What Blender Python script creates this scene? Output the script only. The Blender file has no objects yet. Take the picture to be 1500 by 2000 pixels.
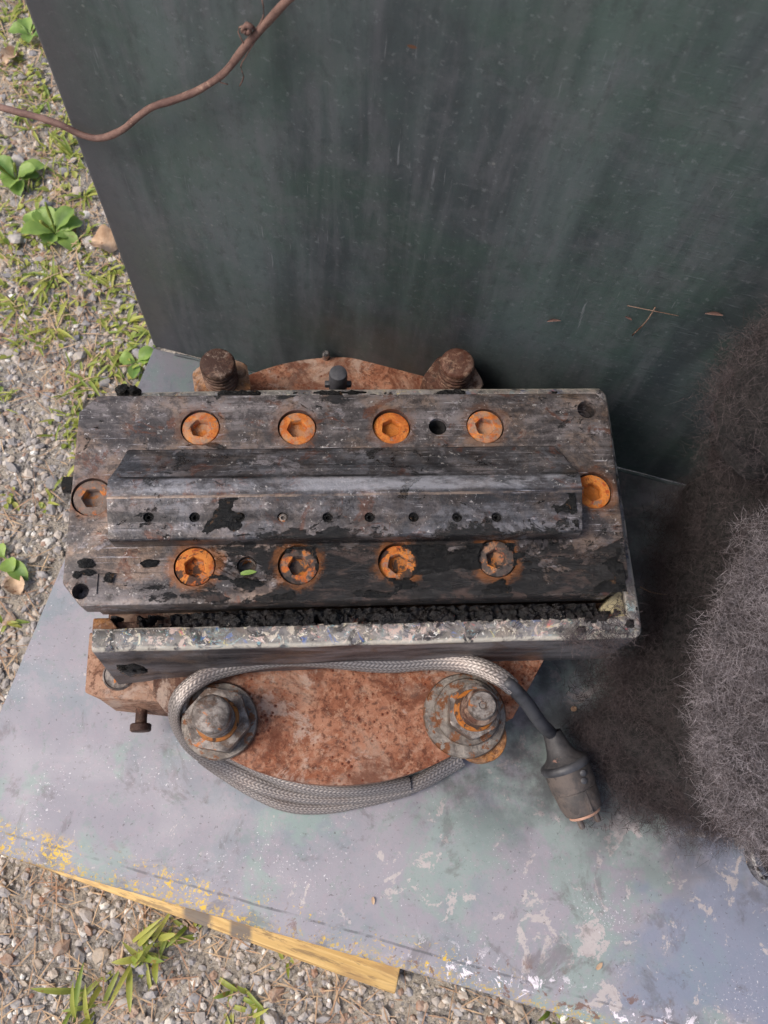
import bpy, bmesh, math, random
import numpy as np
from mathutils import Vector, Matrix, noise as mnoise

random.seed(7); rng = np.random.default_rng(7)
scene = bpy.context.scene
COL = scene.collection
R_ = math.radians

# ------------------------------------------------------------------ camera
CAMH = 0.62
ROT = np.array([[0.9974864263620401, 0.015062772606214293, -0.06923829940791043],
                [-0.038346649389075976, 0.9364417535125432, -0.34872105866865016],
                [0.05958492849804595, 0.35049957940027027, 0.9346655450673874]])
cd = bpy.data.cameras.new('camera'); cam = bpy.data.objects.new('camera', cd); COL.objects.link(cam)
M = Matrix.Identity(4)
for i in range(3):
    for j in range(3): M[i][j] = float(ROT[i, j])
M[2][3] = CAMH
cam.matrix_world = M
cd.sensor_fit = 'VERTICAL'; cd.sensor_height = 36; cd.lens = 28.8
cd.clip_start = 0.02; cd.clip_end = 400
cd.dof.use_dof = True; cd.dof.focus_distance = 0.52; cd.dof.aperture_fstop = 13
scene.camera = cam

# ------------------------------------------------------------------ light
SUN_DIR = Vector((-0.60, -0.12, 0.76)).normalized()      # towards the sun
w = bpy.data.worlds.new('World'); scene.world = w; w.use_nodes = True
nt = w.node_tree; bg = nt.nodes['Background']
sky = nt.nodes.new('ShaderNodeTexSky'); sky.sky_type = 'NISHITA'; sky.sun_disc = False
sky.sun_elevation = math.asin(SUN_DIR.z); sky.sun_rotation = math.atan2(SUN_DIR.x, SUN_DIR.y)
sky.dust_density = 4.0; sky.air_density = 1.0; sky.ozone_density = 0.6
nt.links.new(sky.outputs[0], bg.inputs[0]); bg.inputs[1].default_value = 0.13
sl = bpy.data.lights.new('sun', 'SUN'); so = bpy.data.objects.new('sun', sl); COL.objects.link(so)
sl.energy = 1.5; sl.angle = R_(22); sl.color = (1.0, 0.95, 0.88)
so.rotation_euler = (-SUN_DIR).to_track_quat('-Z', 'Y').to_euler()
scene.view_settings.view_transform = 'Standard'; scene.view_settings.look = 'None'
scene.view_settings.gamma = 1; scene.view_settings.exposure = 0.5
scene.view_settings.use_curve_mapping = False

# ------------------------------------------------------------------ unprojection (reference 1500x2000) used to measure the real places
def ray(px, py): return ROT @ np.array([px - 750, -(py - 1000), -1600.0])
def P(px, py, z=0.0):
    r = ray(px, py); t = (z - CAMH) / r[2]
    return Vector((r[0] * t, r[1] * t, z))
ZG = -0.055
def G(px, py): return P(px, py, ZG)
PA = Vector((-0.1465, 0.3850, 0)); PANG = R_(-16.8)
EX = Vector((math.cos(PANG), math.sin(PANG), 0)); EY = Vector((-math.sin(PANG), math.cos(PANG), 0))
def L(x, y, z=0): return PA + EX * x + EY * y + Vector((0, 0, z))
def Q(px, py, off=0.0):           # point on the back panel, off metres in front of it
    r = Vector(ray(px, py)); c = Vector((0, 0, CAMH)); p0 = PA - EY * off
    t = (p0 - c).dot(EY) / r.dot(EY)
    return c + r * t

# ------------------------------------------------------------------ node helper
def lin(c):
    return tuple([((v / 255) / 12.92 if v / 255 <= 0.04045 else (((v / 255) + 0.055) / 1.055) ** 2.4) for v in c] + [1])
class Mat:
    def __init__(s, name, rough=0.6, metal=0.0, spec=0.5):
        s.m = bpy.data.materials.new(name); s.m.use_nodes = True; s.t = s.m.node_tree
        s.b = s.t.nodes['Principled BSDF']; s.b.inputs['Roughness'].default_value = rough
        s.b.inputs['Metallic'].default_value = metal; s.b.inputs['Specular IOR Level'].default_value = spec
        g = s.t.nodes.new('ShaderNodeNewGeometry'); s.pos = g.outputs['Position']; s.geo = g
        s.bump_n = None
    def put(s, sock, v):
        if isinstance(v, bpy.types.NodeSocket): s.t.links.new(v, sock)
        elif v is not None:
            if hasattr(sock.default_value, '__len__') and not hasattr(v, '__len__'): v = [v] * len(sock.default_value)
            sock.default_value = v
    def math(s, op, a, b=None, c=None, clamp=False):
        n = s.t.nodes.new('ShaderNodeMath'); n.operation = op; n.use_clamp = clamp
        s.put(n.inputs[0], a); s.put(n.inputs[1], b); s.put(n.inputs[2], c); return n.outputs[0]
    def scale(s, vec, sc, rot=0.0, loc=(0, 0, 0)):
        n = s.t.nodes.new('ShaderNodeMapping'); s.put(n.inputs['Vector'], vec)
        n.inputs['Scale'].default_value = sc; n.inputs['Rotation'].default_value = (0, 0, rot); n.inputs['Location'].default_value = loc
        return n.outputs[0]
    def noise(s, scale, detail=4, rough=0.55, dist=0.0, vec=None, seed=0.0):
        n = s.t.nodes.new('ShaderNodeTexNoise'); n.noise_dimensions = '3D'; detail = min(detail, 7)
        v = vec if vec is not None else s.pos
        if seed:
            o = s.t.nodes.new('ShaderNodeVectorMath'); o.operation = 'ADD'; s.put(o.inputs[0], v); o.inputs[1].default_value = (seed * 3.17, seed * 1.71, seed * 2.3); v = o.outputs[0]
        s.put(n.inputs['Vector'], v)
        n.inputs['Scale'].default_value = scale; n.inputs['Detail'].default_value = detail
        n.inputs['Roughness'].default_value = rough; n.inputs['Distortion'].default_value = dist
        return n.outputs['Fac']
    def vor(s, scale, feature='F1', out='Distance', vec=None, rand=1.0):
        n = s.t.nodes.new('ShaderNodeTexVoronoi'); n.feature = feature
        s.put(n.inputs['Vector'], vec if vec is not None else s.pos); n.inputs['Scale'].default_value = scale
        n.inputs['Randomness'].default_value = rand
        return n.outputs[out]
    def rng(s, v, a, b, c=0.0, d=1.0, smooth=True):
        n = s.t.nodes.new('ShaderNodeMapRange'); n.interpolation_type = 'SMOOTHSTEP' if smooth else 'LINEAR'
        s.put(n.inputs[0], v); s.put(n.inputs[1], a); s.put(n.inputs[2], b); s.put(n.inputs[3], c); s.put(n.inputs[4], d)
        return n.outputs[0]
    def mix(s, f, a, b, mode='MIX'):
        n = s.t.nodes.new('ShaderNodeMix'); n.data_type = 'RGBA'; n.blend_type = mode
        s.put(n.inputs[0], f); s.put(n.inputs[6], a); s.put(n.inputs[7], b); return n.outputs[2]
    def ramp(s, f, stops):
        n = s.t.nodes.new('ShaderNodeValToRGB'); s.put(n.inputs[0], f); e = n.color_ramp.elements
        while len(e) < len(stops): e.new(0.5)
        for k, (p, c) in enumerate(stops): e[k].position = p; e[k].color = c
        return n.outputs[0]
    def dot(s, d, off=0.0):
        n = s.t.nodes.new('ShaderNodeVectorMath'); n.operation = 'DOT_PRODUCT'; s.put(n.inputs[0], s.pos); n.inputs[1].default_value = d
        return s.math('ADD', n.outputs['Value'], off)
    def sep(s, vec=None):
        n = s.t.nodes.new('ShaderNodeSeparateXYZ'); s.put(n.inputs[0], vec if vec is not None else s.pos); return n.outputs
    def rand(s):
        n = s.t.nodes.new('ShaderNodeObjectInfo'); return n.outputs['Random']
    def attr(s, name, out='Fac'):
        n = s.t.nodes.new('ShaderNodeAttribute'); n.attribute_name = name; return n.outputs[out]
    def bump(s, h, dist=0.001, st=1.0):
        n = s.t.nodes.new('ShaderNodeBump'); s.put(n.inputs['Height'], h); n.inputs['Distance'].default_value = dist
        n.inputs['Strength'].default_value = st
        if s.bump_n is not None: s.t.links.new(s.bump_n, n.inputs['Normal'])
        s.bump_n = n.outputs[0]; s.t.links.new(s.bump_n, s.b.inputs['Normal'])
    def done(s, color, rough=None, metal=None):
        s.put(s.b.inputs['Base Color'], color)
        if rough is not None: s.put(s.b.inputs['Roughness'], rough)
        if metal is not None: s.put(s.b.inputs['Metallic'], metal)
        return s.m

MT = {}
ZT_ = .155
SCR = [(-.078, .2315), (-.018, .2312), (.0415, .2314), (.1014, .231), (-.1403, .186), (.1662, .186), (-.0777, .1414), (-.0173, .1411), (.0418, .1415), (.101, .1429)]
def mat_base_plate():
    m = Mat('worn_mauve_paint', 0.5)
    xl = m.dot(tuple(EX), -PA.dot(EX)); yl = m.dot(tuple(EY), -PA.dot(EY))
    c = m.mix(m.noise(9, 3), lin((132, 130, 138)), lin((150, 146, 153)))
    c = m.mix(m.rng(m.noise(14, 5, .6, .3, seed=2), .48, .66), c, lin((124, 131, 138)))
    right = m.rng(xl, .12, .46)
    g = m.math('ADD', m.noise(11, 8, .66, .4, seed=5), m.math('MULTIPLY', right, .11))
    g = m.math('SUBTRACT', g, m.math('MULTIPLY', m.rng(xl, .42, .56), .12))
    c = m.mix(m.math('MULTIPLY', m.rng(g, .55, .62), .62), c, lin((130, 150, 142)))
    c = m.mix(m.math('MULTIPLY', m.rng(m.noise(75, 7, .76, .2, seed=8), .56, .60), .3), c, lin((112, 134, 126)))
    c = m.mix(m.math('MULTIPLY', m.rng(m.noise(110, 7, .76, .2, seed=9), .53, .57), .4), c, lin((150, 140, 148)))
    c = m.mix(m.math('MULTIPLY', m.rng(m.math('ADD', m.noise(7, 6, .6, seed=11), m.math('MULTIPLY', m.rng(xl, .4, .55), .25)), .66, .74), .7), c, lin((118, 126, 146)))
    chipn = m.math('ADD', m.noise(38, 9, .68, .6, seed=21), m.math('MULTIPLY', right, .085))
    chipn = m.math('ADD', chipn, m.math('MULTIPLY', m.math('SUBTRACT', m.noise(190, 7, .76, .5, seed=22), .5), .34))
    chip = m.rng(chipn, .655, .685)
    c = m.mix(chip, c, m.mix(m.noise(120, 3, seed=3), lin((160, 152, 152)), lin((182, 174, 172))))
    crumb = m.math('ADD', m.noise(520, 5, .7, .2, seed=31), m.math('MULTIPLY', m.noise(18, 3, seed=33), .34))
    c = m.mix(m.rng(crumb, .83, .85), c, lin((205, 202, 206)))
    blk = m.noise(300, 6, .74, .2, seed=41)
    c = m.mix(m.math('MULTIPLY', m.rng(blk, .60, .66), .6), c, lin((66, 62, 66)))
    dirt = m.noise(24, 8, .72, .5, seed=45)
    c = m.mix(m.math('MULTIPLY', m.rng(dirt, .54, .64), .45), c, lin((84, 78, 78)))
    # oily grime close to the panel; darker tone towards the right rear
    grime = m.math('ADD', m.rng(yl, -.24, -.05), m.math('MULTIPLY', m.noise(20, 5, seed=47), .6))
    c = m.mix(m.math('MULTIPLY', m.rng(grime, .35, 1.3), .55), c, lin((62, 68, 74)))
    g2 = m.math('MULTIPLY', m.rng(xl, .24, .36), m.rng(yl, -.34, -.26))
    c = m.mix(m.math('MULTIPLY', g2, m.rng(m.noise(26, 6, .65, seed=49), .35, .62, .25, .9)), c, lin((58, 58, 62)))
    # yellow paint and rust along the front edge
    e = m.math('ABSOLUTE', m.math('ADD', yl, .3965))
    edge = m.rng(e, .006, .016, 1, 0)
    yn = m.math('MULTIPLY', edge, m.rng(m.math('ADD', m.noise(300, 8, .78, .4, seed=51), m.math('MULTIPLY', m.noise(30, 4, .6, seed=52), .55)), .865, .885))
    yn = m.math('MULTIPLY', yn, m.rng(m.math('ADD', m.math('MULTIPLY', m.math('SUBTRACT', m.math('ABSOLUTE', m.math('ADD', yl, .3965)), 0.003), -14), m.rng(xl, .42, .30)), -.1, .35))
    c = m.mix(yn, c, lin((206, 170, 62)))
    low = m.rng(yl, -.396, -.4035)
    yb = m.math('MULTIPLY', low, m.rng(m.noise(330, 7, .78, .4, seed=53), .54, .57))
    c = m.mix(yb, c, lin((186, 156, 66)))
    rn = m.math('MULTIPLY', m.rng(e, .008, .024, 1, 0), m.rng(m.noise(70, 8, .7, .6, seed=55), .58, .62))
    c = m.mix(m.math('MULTIPLY', rn, m.rng(xl, .15, .35, .25, .9)), c, lin((112, 84, 74)))
    wn = m.math('MULTIPLY', m.rng(e, .004, .022, 1, 0), m.math('MULTIPLY', m.rng(m.noise(90, 8, .76, .6, seed=57), .57, .60), m.rng(xl, .3, .36)))
    c = m.mix(wn, c, lin((222, 214, 222)))
    cr = m.rng(m.math('ABSOLUTE', m.math('ADD', m.math('ADD', yl, .3915), m.math('MULTIPLY', m.math('SUBTRACT', m.noise(30, 4, seed=58), .5), .003))), .0004, .0011, 1, 0)
    c = m.mix(m.math('MULTIPLY', m.math('MULTIPLY', cr, .55), m.rng(m.noise(40, 6, .7, seed=59), .42, .58, .05, 1)), c, lin((56, 58, 62)))
    # long scratches
    sv = m.scale(m.pos, (900, 18, 1), .6)
    scr = m.math('MULTIPLY', m.rng(m.noise(1, 3, .6, vec=sv), .72, .75), m.rng(m.noise(16, 2, seed=60), .5, .6))
    c = m.mix(m.math('MULTIPLY', scr, .5), c, lin((190, 190, 198)))
    m.bump(chip, .0006, -.6); m.bump(m.noise(240, 6, .7), .0008, .35)
    return m.done(c, m.rng(m.noise(30, 5, seed=61), .3, .7, .5, .75))
def mat_panel():
    m = Mat('dark_weathered_paint', 0.55)
    xl = m.dot(tuple(EX), -PA.dot(EX)); z = m.sep()[2]
    cb = m.t.nodes.new('ShaderNodeCombineXYZ'); m.put(cb.inputs[0], xl); m.put(cb.inputs[1], z); v = cb.outputs[0]
    st = m.scale(v, (60, 5, 1)); st2 = m.scale(v, (26, 3.5, 1), .05)
    n0 = m.noise(1, 5, .6, .4, vec=st2, seed=1)
    c = m.mix(m.rng(n0, .35, .65), lin((54, 62, 65)), lin((80, 91, 91)))
    c = m.mix(m.math('MULTIPLY', m.rng(m.noise(1, 6, .65, .5, vec=st, seed=2), .46, .64), .42), c, lin((96, 96, 101)))
    c = m.mix(m.math('MULTIPLY', m.rng(m.noise(9, 7, .68, .3, vec=v, seed=3), .44, .62), .4), c, lin((54, 78, 66)))
    c = m.mix(m.math('MULTIPLY', m.rng(m.noise(34, 8, .72, .2, vec=v, seed=4), .48, .62), .32), c, lin((90, 91, 95)))
    c = m.mix(m.math('MULTIPLY', m.rng(m.noise(150, 6, .75, vec=m.scale(v, (1, .5, 1)), seed=5), .5, .64), .38), c, lin((50, 56, 57)))
    c = m.mix(m.math('MULTIPLY', m.rng(m.noise(220, 4, .7, vec=v, seed=15), .58, .68), .3), c, lin((130, 134, 136)))
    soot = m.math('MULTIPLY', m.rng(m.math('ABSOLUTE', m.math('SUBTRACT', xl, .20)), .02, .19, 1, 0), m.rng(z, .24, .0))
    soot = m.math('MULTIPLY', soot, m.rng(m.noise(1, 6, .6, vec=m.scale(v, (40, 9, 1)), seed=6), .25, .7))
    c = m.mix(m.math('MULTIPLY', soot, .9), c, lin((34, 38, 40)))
    # slanting short scuffs low on the right, run marks elsewhere
    sv = m.scale(v, (60, 620, 1), -.5)
    scf = m.math('MULTIPLY', m.rng(m.noise(1, 4, .65, vec=sv, seed=7), .57, .68), m.rng(xl, .2, .42))
    c = m.mix(m.math('MULTIPLY', scf, .22), c, lin((120, 128, 132)))
    sk = m.math('MULTIPLY', m.rng(m.noise(1, 4, .65, vec=sv, seed=17), .57, .72), m.rng(xl, .2, .42))
    c = m.mix(m.math('MULTIPLY', sk, .6), c, lin((36, 40, 42)))
    sv3 = m.scale(v, (420, 26, 1), .12)
    sc3 = m.math('MULTIPLY', m.rng(m.noise(1, 3, .6, vec=sv3, seed=9), .66, .74), m.rng(m.noise(14, 2, vec=v, seed=10), .48, .62))
    c = m.mix(m.math('MULTIPLY', sc3, .45), c, lin((140, 142, 146)))
    d = m.vor(34, vec=v); c = m.mix(m.math('MULTIPLY', m.rng(d, .022, .04, 1, 0), .6), c, lin((120, 122, 118)))
    d = m.vor(11, vec=m.scale(v, (1, 2.4, 1), .4)); c = m.mix(m.rng(d, .02, .03, 1, 0), c, lin((92, 62, 44)))
    pur = m.math('MULTIPLY', m.rng(xl, .05, .0), .7)
    c = m.mix(pur, c, lin((66, 62, 68)))
    m.bump(m.noise(120, 6, .7, vec=v), .0007, .4); m.bump(scf, .0003, .4)
    return m.done(c, m.rng(m.noise(20, 5, vec=v, seed=12), .3, .7, .42, .7))
def mat_steel(name, c0, c1, char=.0, rusty=.5, tan=.4, seed=0, spots=None, gloss=.38, lines=None):
    """machined steel, brushed along x, with oil, tan heat stain, rust freckles and black char"""
    m = Mat(name, .45, .35)
    st = m.scale(m.pos, (14, 240, 60)); st2 = m.scale(m.pos, (5, 70, 20))
    br = m.noise(1, 6, .65, .3, vec=st, seed=seed); b2 = m.noise(1, 5, .6, .6, vec=st2, seed=seed + 1)
    b2r = m.math('ADD', m.math('MULTIPLY', b2, .55), m.math('MULTIPLY', m.noise(70, 7, .74, .3, seed=seed + 11), .45))
    c = m.mix(m.rng(b2r, .40, .60), lin(c0), lin(c1))
    c = m.mix(m.math('MULTIPLY', m.rng(m.noise(30, 7, .72, .5, seed=seed + 2), .44, .62), tan), c, lin((136, 114, 98)))
    isl = m.noise(1, 7, .75, .6, vec=m.scale(m.pos, (34, 52, 40)), seed=seed + 12)
    c = m.mix(m.math('MULTIPLY', m.rng(isl, .50, .56), .6), c, lin((58, 54, 55)))
    c = m.mix(m.math('MULTIPLY', m.rng(isl, .40, .37), .55), c, lin((166, 160, 164)))
    c = m.mix(m.math('MULTIPLY', m.rng(m.noise(1, 7, .72, .8, vec=m.scale(m.pos, (18, 36, 20)), seed=seed + 3), .50, .62), .6), c, lin((40, 38, 40)))
    c = m.mix(m.math('MULTIPLY', m.rng(m.noise(48, 8, .74, .9, seed=seed + 4), .565, .62), rusty), c, lin((98, 60, 44)))
    scx = m.noise(1, 4, .65, .1, vec=m.scale(m.pos, (30, 900, 60)), seed=seed + 13)
    c = m.mix(m.math('MULTIPLY', m.math('MULTIPLY', m.rng(scx, .60, .68), m.rng(m.noise(26, 5, .7, seed=seed + 14), .46, .58)), .75), c, lin((196, 192, 196)))
    c = m.mix(m.math('MULTIPLY', m.math('MULTIPLY', m.rng(scx, .40, .34), m.rng(m.noise(26, 5, .7, seed=seed + 15), .42, .56)), .75), c, lin((34, 32, 34)))
    c = m.mix(m.math('MULTIPLY', m.rng(m.noise(210, 6, .74, seed=seed + 5), .50, .62), .6), c, lin((50, 46, 46)))
    c = m.mix(m.math('MULTIPLY', m.rng(m.noise(300, 5, .74, seed=seed + 6), .60, .68), .8), c, lin((190, 184, 180)))
    x, y, z = m.sep()
    cy = m.rng(y, .178, .135)
    cx = m.math('MULTIPLY', m.rng(x, -.11, .02), m.rng(x, .19, .12, .5, 1))
    cn = m.math('ADD', m.noise(1, 8, .74, .7, vec=m.scale(m.pos, (26, 48, 40)), seed=seed + 7), m.math('MULTIPLY', m.math('MULTIPLY', cy, cx), .245))
    cn = m.math('ADD', cn, m.math('MULTIPLY', m.math('SUBTRACT', m.noise(95, 7, .78, .5, seed=seed + 27), .5), .42))
    k = m.math('MULTIPLY', m.rng(cn, .60, .63), char)
    cc = m.mix(m.noise(200, 4, seed=3), lin((9, 9, 11)), lin((28, 28, 30)))
    cc = m.mix(m.math('MULTIPLY', m.rng(m.noise(1, 7, .76, .5, vec=m.scale(m.pos, (50, 110, 60)), seed=seed + 28), .52, .60), .7), cc, m.mix(m.noise(60, 5, .7, seed=29), lin((92, 66, 54)), lin((74, 70, 70))))
    c = m.mix(k, c, cc)
    if spots:
        dm = None
        for sx, sy in spots:
            n = m.t.nodes.new('ShaderNodeVectorMath'); n.operation = 'DISTANCE'; m.put(n.inputs[0], m.pos); n.inputs[1].default_value = (sx, sy, ZT_)
            dm = n.outputs['Value'] if dm is None else m.math('MINIMUM', dm, n.outputs['Value'])
        ns = m.noise(75, 7, .74, .5, seed=91)
        f = m.rng(m.math('ADD', m.rng(dm, .0125, .024, 1, 0, False), m.math('MULTIPLY', m.math('SUBTRACT', ns, .5), 2.2)), .55, 1.05)
        f = m.math('MULTIPLY', f, m.rng(y, .20, .15, .35, .95))
        c = m.mix(m.math('MULTIPLY', f, .62), c, m.mix(m.noise(160, 6, .7, seed=92), lin((176, 104, 40)), lin((104, 66, 38))))
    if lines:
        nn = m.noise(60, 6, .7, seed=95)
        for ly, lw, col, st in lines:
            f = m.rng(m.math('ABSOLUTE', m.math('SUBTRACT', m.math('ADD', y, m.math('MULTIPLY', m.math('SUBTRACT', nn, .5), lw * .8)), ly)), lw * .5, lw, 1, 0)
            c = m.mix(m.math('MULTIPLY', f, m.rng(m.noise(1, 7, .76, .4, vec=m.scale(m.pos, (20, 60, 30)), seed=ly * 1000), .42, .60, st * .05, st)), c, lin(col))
    m.bump(br, .00025, .3); m.bump(m.noise(160, 6, .75, seed=seed + 9), .0009, .6)
    m.bump(m.math('MULTIPLY', k, m.noise(1, 7, .82, .5, vec=m.scale(m.pos, (110, 230, 160)), seed=4)), .0034, .85)
    ro = m.math('ADD', m.rng(b2, .3, .7, gloss, gloss + .22), m.math('MULTIPLY', k, -.14))
    return m.done(c, ro, m.math('MULTIPLY', m.rng(br, .4, .6, .25, .55), m.math('SUBTRACT', 1, k)))
def mat_rust(name, a, b, d, seed=0, pits=True, metal=.1, rough=.75):
    m = Mat(name, rough, metal, .3)
    c = m.mix(m.rng(m.noise(22, 7, .7, .6, seed=seed), .35, .65), lin(a), lin(b))
    c = m.mix(m.rng(m.noise(70, 8, .75, .8, seed=seed + 1), .48, .66), c, lin(d))
    c = m.mix(m.math('MULTIPLY', m.rng(m.noise(190, 7, .76, .3, seed=seed + 7), .50, .60), .55), c, m.mix(.5, lin(b), lin((196, 164, 138))))
    c = m.mix(m.math('MULTIPLY', m.rng(m.noise(260, 6, .74, seed=seed + 2), .50, .62), .75), c, lin((74, 40, 28)))
    c = m.mix(m.math('MULTIPLY', m.rng(m.noise(15, 7, .74, .5, seed=seed + 3), .50, .62), .55), c, lin((158, 136, 120)))
    c = m.mix(m.math('MULTIPLY', m.rng(m.noise(18, 7, .76, .5, seed=seed + 33), .50, .60), .8), c, lin(d))
    c = m.mix(m.math('MULTIPLY', m.rng(m.noise(26, 7, .76, .5, seed=seed + 43), .54, .62), .6), c, lin((178, 158, 144)))
    c = m.mix(m.math('MULTIPLY', m.rng(m.noise(34, 7, .76, .5, seed=seed + 53), .56, .64), .55), c, lin((84, 62, 56)))
    if pits:
        w = m.math('ADD', m.vor(230), m.math('MULTIPLY', m.noise(34, 6, .74, seed=9), 1.5))
        pit = m.rng(w, .74, .86, 1, 0); rim = m.rng(w, .86, .96, 1, 0)
        c = m.mix(m.math('MULTIPLY', rim, .6), c, lin((120, 58, 34)))
        c = m.mix(m.math('MULTIPLY', pit, .8), c, lin((72, 34, 24)))
        m.bump(pit, .0009, .6)
    m.bump(m.noise(130, 8, .78, seed=seed + 5), .0014, .7)
    return m.done(c)
def mat_screw(kind='orange'):
    m = Mat(kind + '_rust', .7, .1)
    r = m.rand()
    v = m.t.nodes.new('ShaderNodeVectorMath'); v.operation = 'ADD'; m.put(v.inputs[0], m.pos); m.put(v.inputs[1], r)
    v = v.outputs[0]
    c = m.mix(m.rng(m.noise(90, 7, .7, .5, vec=v), .4, .62), lin((176, 92, 30)), lin((206, 128, 54)))
    c = m.mix(m.math('MULTIPLY', m.rng(m.math('ADD', m.noise(150, 7, .72, .4, vec=v, seed=3), m.math('MULTIPLY', m.math('SUBTRACT', r, .5), .2)), .47, .55), .85), c, lin((134, 112, 98)))
    c = m.mix(m.math('MULTIPLY', m.rng(m.noise(320, 5, .72, .4, vec=v, seed=13), .55, .63), .8), c, lin((176, 66, 22)))
    c = m.mix(m.math('MULTIPLY', m.rng(m.noise(200, 7, .7, .5, vec=v, seed=4), .58, .66), .8), c, lin((78, 44, 26)))
    c = m.mix(m.rng(m.sep()[2], .1475, .1500, .75, 0), c, lin((158, 96, 26)))
    y = m.sep()[1]
    if kind == 'grey': c = m.mix(m.rng(m.noise(150, 6, .7, vec=v, seed=30), .36, .5), c, m.mix(m.noise(260, 6, .7), lin((150, 134, 124)), lin((84, 62, 50))))
    if kind == 'pale': c = m.mix(m.rng(m.noise(130, 6, .72, vec=v, seed=31), .46, .56, 0, .6), c, lin((166, 136, 110)))
    if kind == 'charred': c = m.mix(m.rng(m.noise(110, 6, .72, .6, vec=v, seed=32), .44, .52, 0, .95), c, m.mix(m.noise(240, 6, .7), lin((92, 84, 80)), lin((30, 28, 28))))
    k = m.math('MULTIPLY', m.rng(y, .17, .15), m.rng(m.noise(100, 6, .7, .6, vec=v, seed=6), .50, .56))
    c = m.mix(m.math('MULTIPLY', k, .9), c, lin((34, 32, 32)))
    m.bump(m.noise(420, 6, .75), .0012, .8)
    return m.done(c)
def mat_nut():
    m = Mat('oiled_rusty_steel', .42, .45)
    c = m.mix(m.rng(m.noise(110, 7, .72, .2), .4, .62), lin((84, 76, 72)), lin((146, 138, 132)))
    c = m.mix(m.math('MULTIPLY', m.rng(m.noise(140, 7, .72, .3, seed=2), .5, .6), .8), c, lin((84, 62, 48)))
    c = m.mix(m.rng(m.noise(95, 6, .7, .5, seed=3), .58, .64), c, lin((170, 102, 48)))
    c = m.mix(m.math('MULTIPLY', m.rng(m.noise(260, 5, .7, seed=4), .55, .7), .7), c, lin((52, 44, 40)))
    m.bump(m.noise(180, 7, .78), .0012, .7)
    return m.done(c, m.rng(m.noise(60, 4, seed=8), .35, .65, .3, .6))
def mat_rim():
    m = Mat('paint_spattered_steel', .35, .3)
    z = m.sep()[2]; x = m.sep()[0]; y = m.sep()[1]
    c = m.mix(m.rng(m.noise(1, 6, .65, .6, vec=m.scale(m.pos, (14, 90, 60))), .35, .65), lin((46, 46, 50)), lin((122, 118, 120)))
    c = m.mix(m.math('MULTIPLY', m.rng(m.noise(40, 7, .7, .5, seed=2), .5, .64), .7), c, lin((96, 78, 66)))
    top = m.math('MULTIPLY', m.rng(z, .128, .134), m.rng(y, .135, .112, .35, 1))
    pal = [((196, 184, 168), 80, .56, 12), ((196, 170, 160), 56, .56, 14), ((92, 112, 116), 80, .585, 18), ((44, 84, 74), 70, .60, 24),
           ((214, 206, 180), 110, .60, 31), ((42, 84, 150), 62, .60, 37), ((206, 186, 60), 66, .615, 43), ((196, 84, 92), 74, .62, 57), ((34, 32, 36), 70, .535, 61), ((118, 160, 168), 75, .60, 67), ((232, 228, 222), 150, .60, 71)]
    for col, s, th, sd in pal:
        f = m.rng(m.noise(s, 8, .74, 1.4, seed=sd), th, th + .02)
        c = m.mix(m.math('MULTIPLY', f, m.math('MULTIPLY', top, m.rng(x, .19, .04, .55, .92))), c, lin(col))
    ed = m.math('MULTIPLY', m.rng(m.math('ABSOLUTE', m.math('SUBTRACT', z, .1325)), .0008, .003, 1, 0), m.rng(m.noise(60, 6, .7, 1, seed=77), .42, .52))  # pale highlight painted along the lip edge
    c = m.mix(m.math('MULTIPLY', ed, .8), c, lin((206, 198, 184)))
    m.bump(m.noise(110, 8, .78, .8), .0018, .65)
    return m.done(c, m.rng(m.noise(70, 5), .35, .65, .28, .5), m.math('MULTIPLY', m.math('SUBTRACT', 1, top), .35))
def mat_simple(name, a, b, sc=60, rough=.7, metal=0, bump=.0006, c3=None, t3=.6, sc3=120):
    m = Mat(name, rough, metal)
    c = m.mix(m.rng(m.noise(sc, 6, .68, .3), .38, .62), lin(a), lin(b))
    if c3: c = m.mix(m.rng(m.noise(sc3, 6, .7, .3, seed=5), t3, t3 + .06), c, lin(c3))
    if bump: m.bump(m.noise(sc * 4, 6, .7), bump, .6)
    return m.done(c)
def mat_ground():
    m = Mat('gritty_ground', .9)
    c = m.mix(m.noise(6, 5), lin((174, 162, 146)), lin((196, 184, 168)))
    c = m.mix(m.rng(m.noise(22, 7, .7), .42, .62), c, lin((160, 150, 138)))
    for s, sd in ((130, 0), (260, 3), (70, 7)):
        cell = m.vor(s, out='Color'); d = m.vor(s)
        g = m.math('MULTIPLY', m.sep(cell)[0], 1.0)
        sc = m.ramp(g, [(0, lin((128, 124, 122))), (.45, lin((176, 166, 154))), (.8, lin((150, 146, 144))), (1, lin((206, 200, 192)))])
        k = m.math('MULTIPLY', m.rng(d, .34, .46, 1, 0), m.rng(m.sep(cell)[1], .35, .5))
        c = m.mix(m.math('MULTIPLY', k, .85), c, sc)
        m.bump(m.math('MULTIPLY', k, m.rng(d, .1, .5, 1, 0)), .5 / s, .7)
    c = m.mix(m.math('MULTIPLY', m.rng(m.noise(330, 5, .72, seed=17), .5, .62), .7), c, lin((96, 88, 80)))
    c = m.mix(m.math('MULTIPLY', m.rng(m.noise(420, 5, .72, seed=19), .55, .64), .7), c, lin((214, 206, 194)))
    m.bump(m.noise(200, 8, .8), .005, .8)
    return m.done(c)
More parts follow.
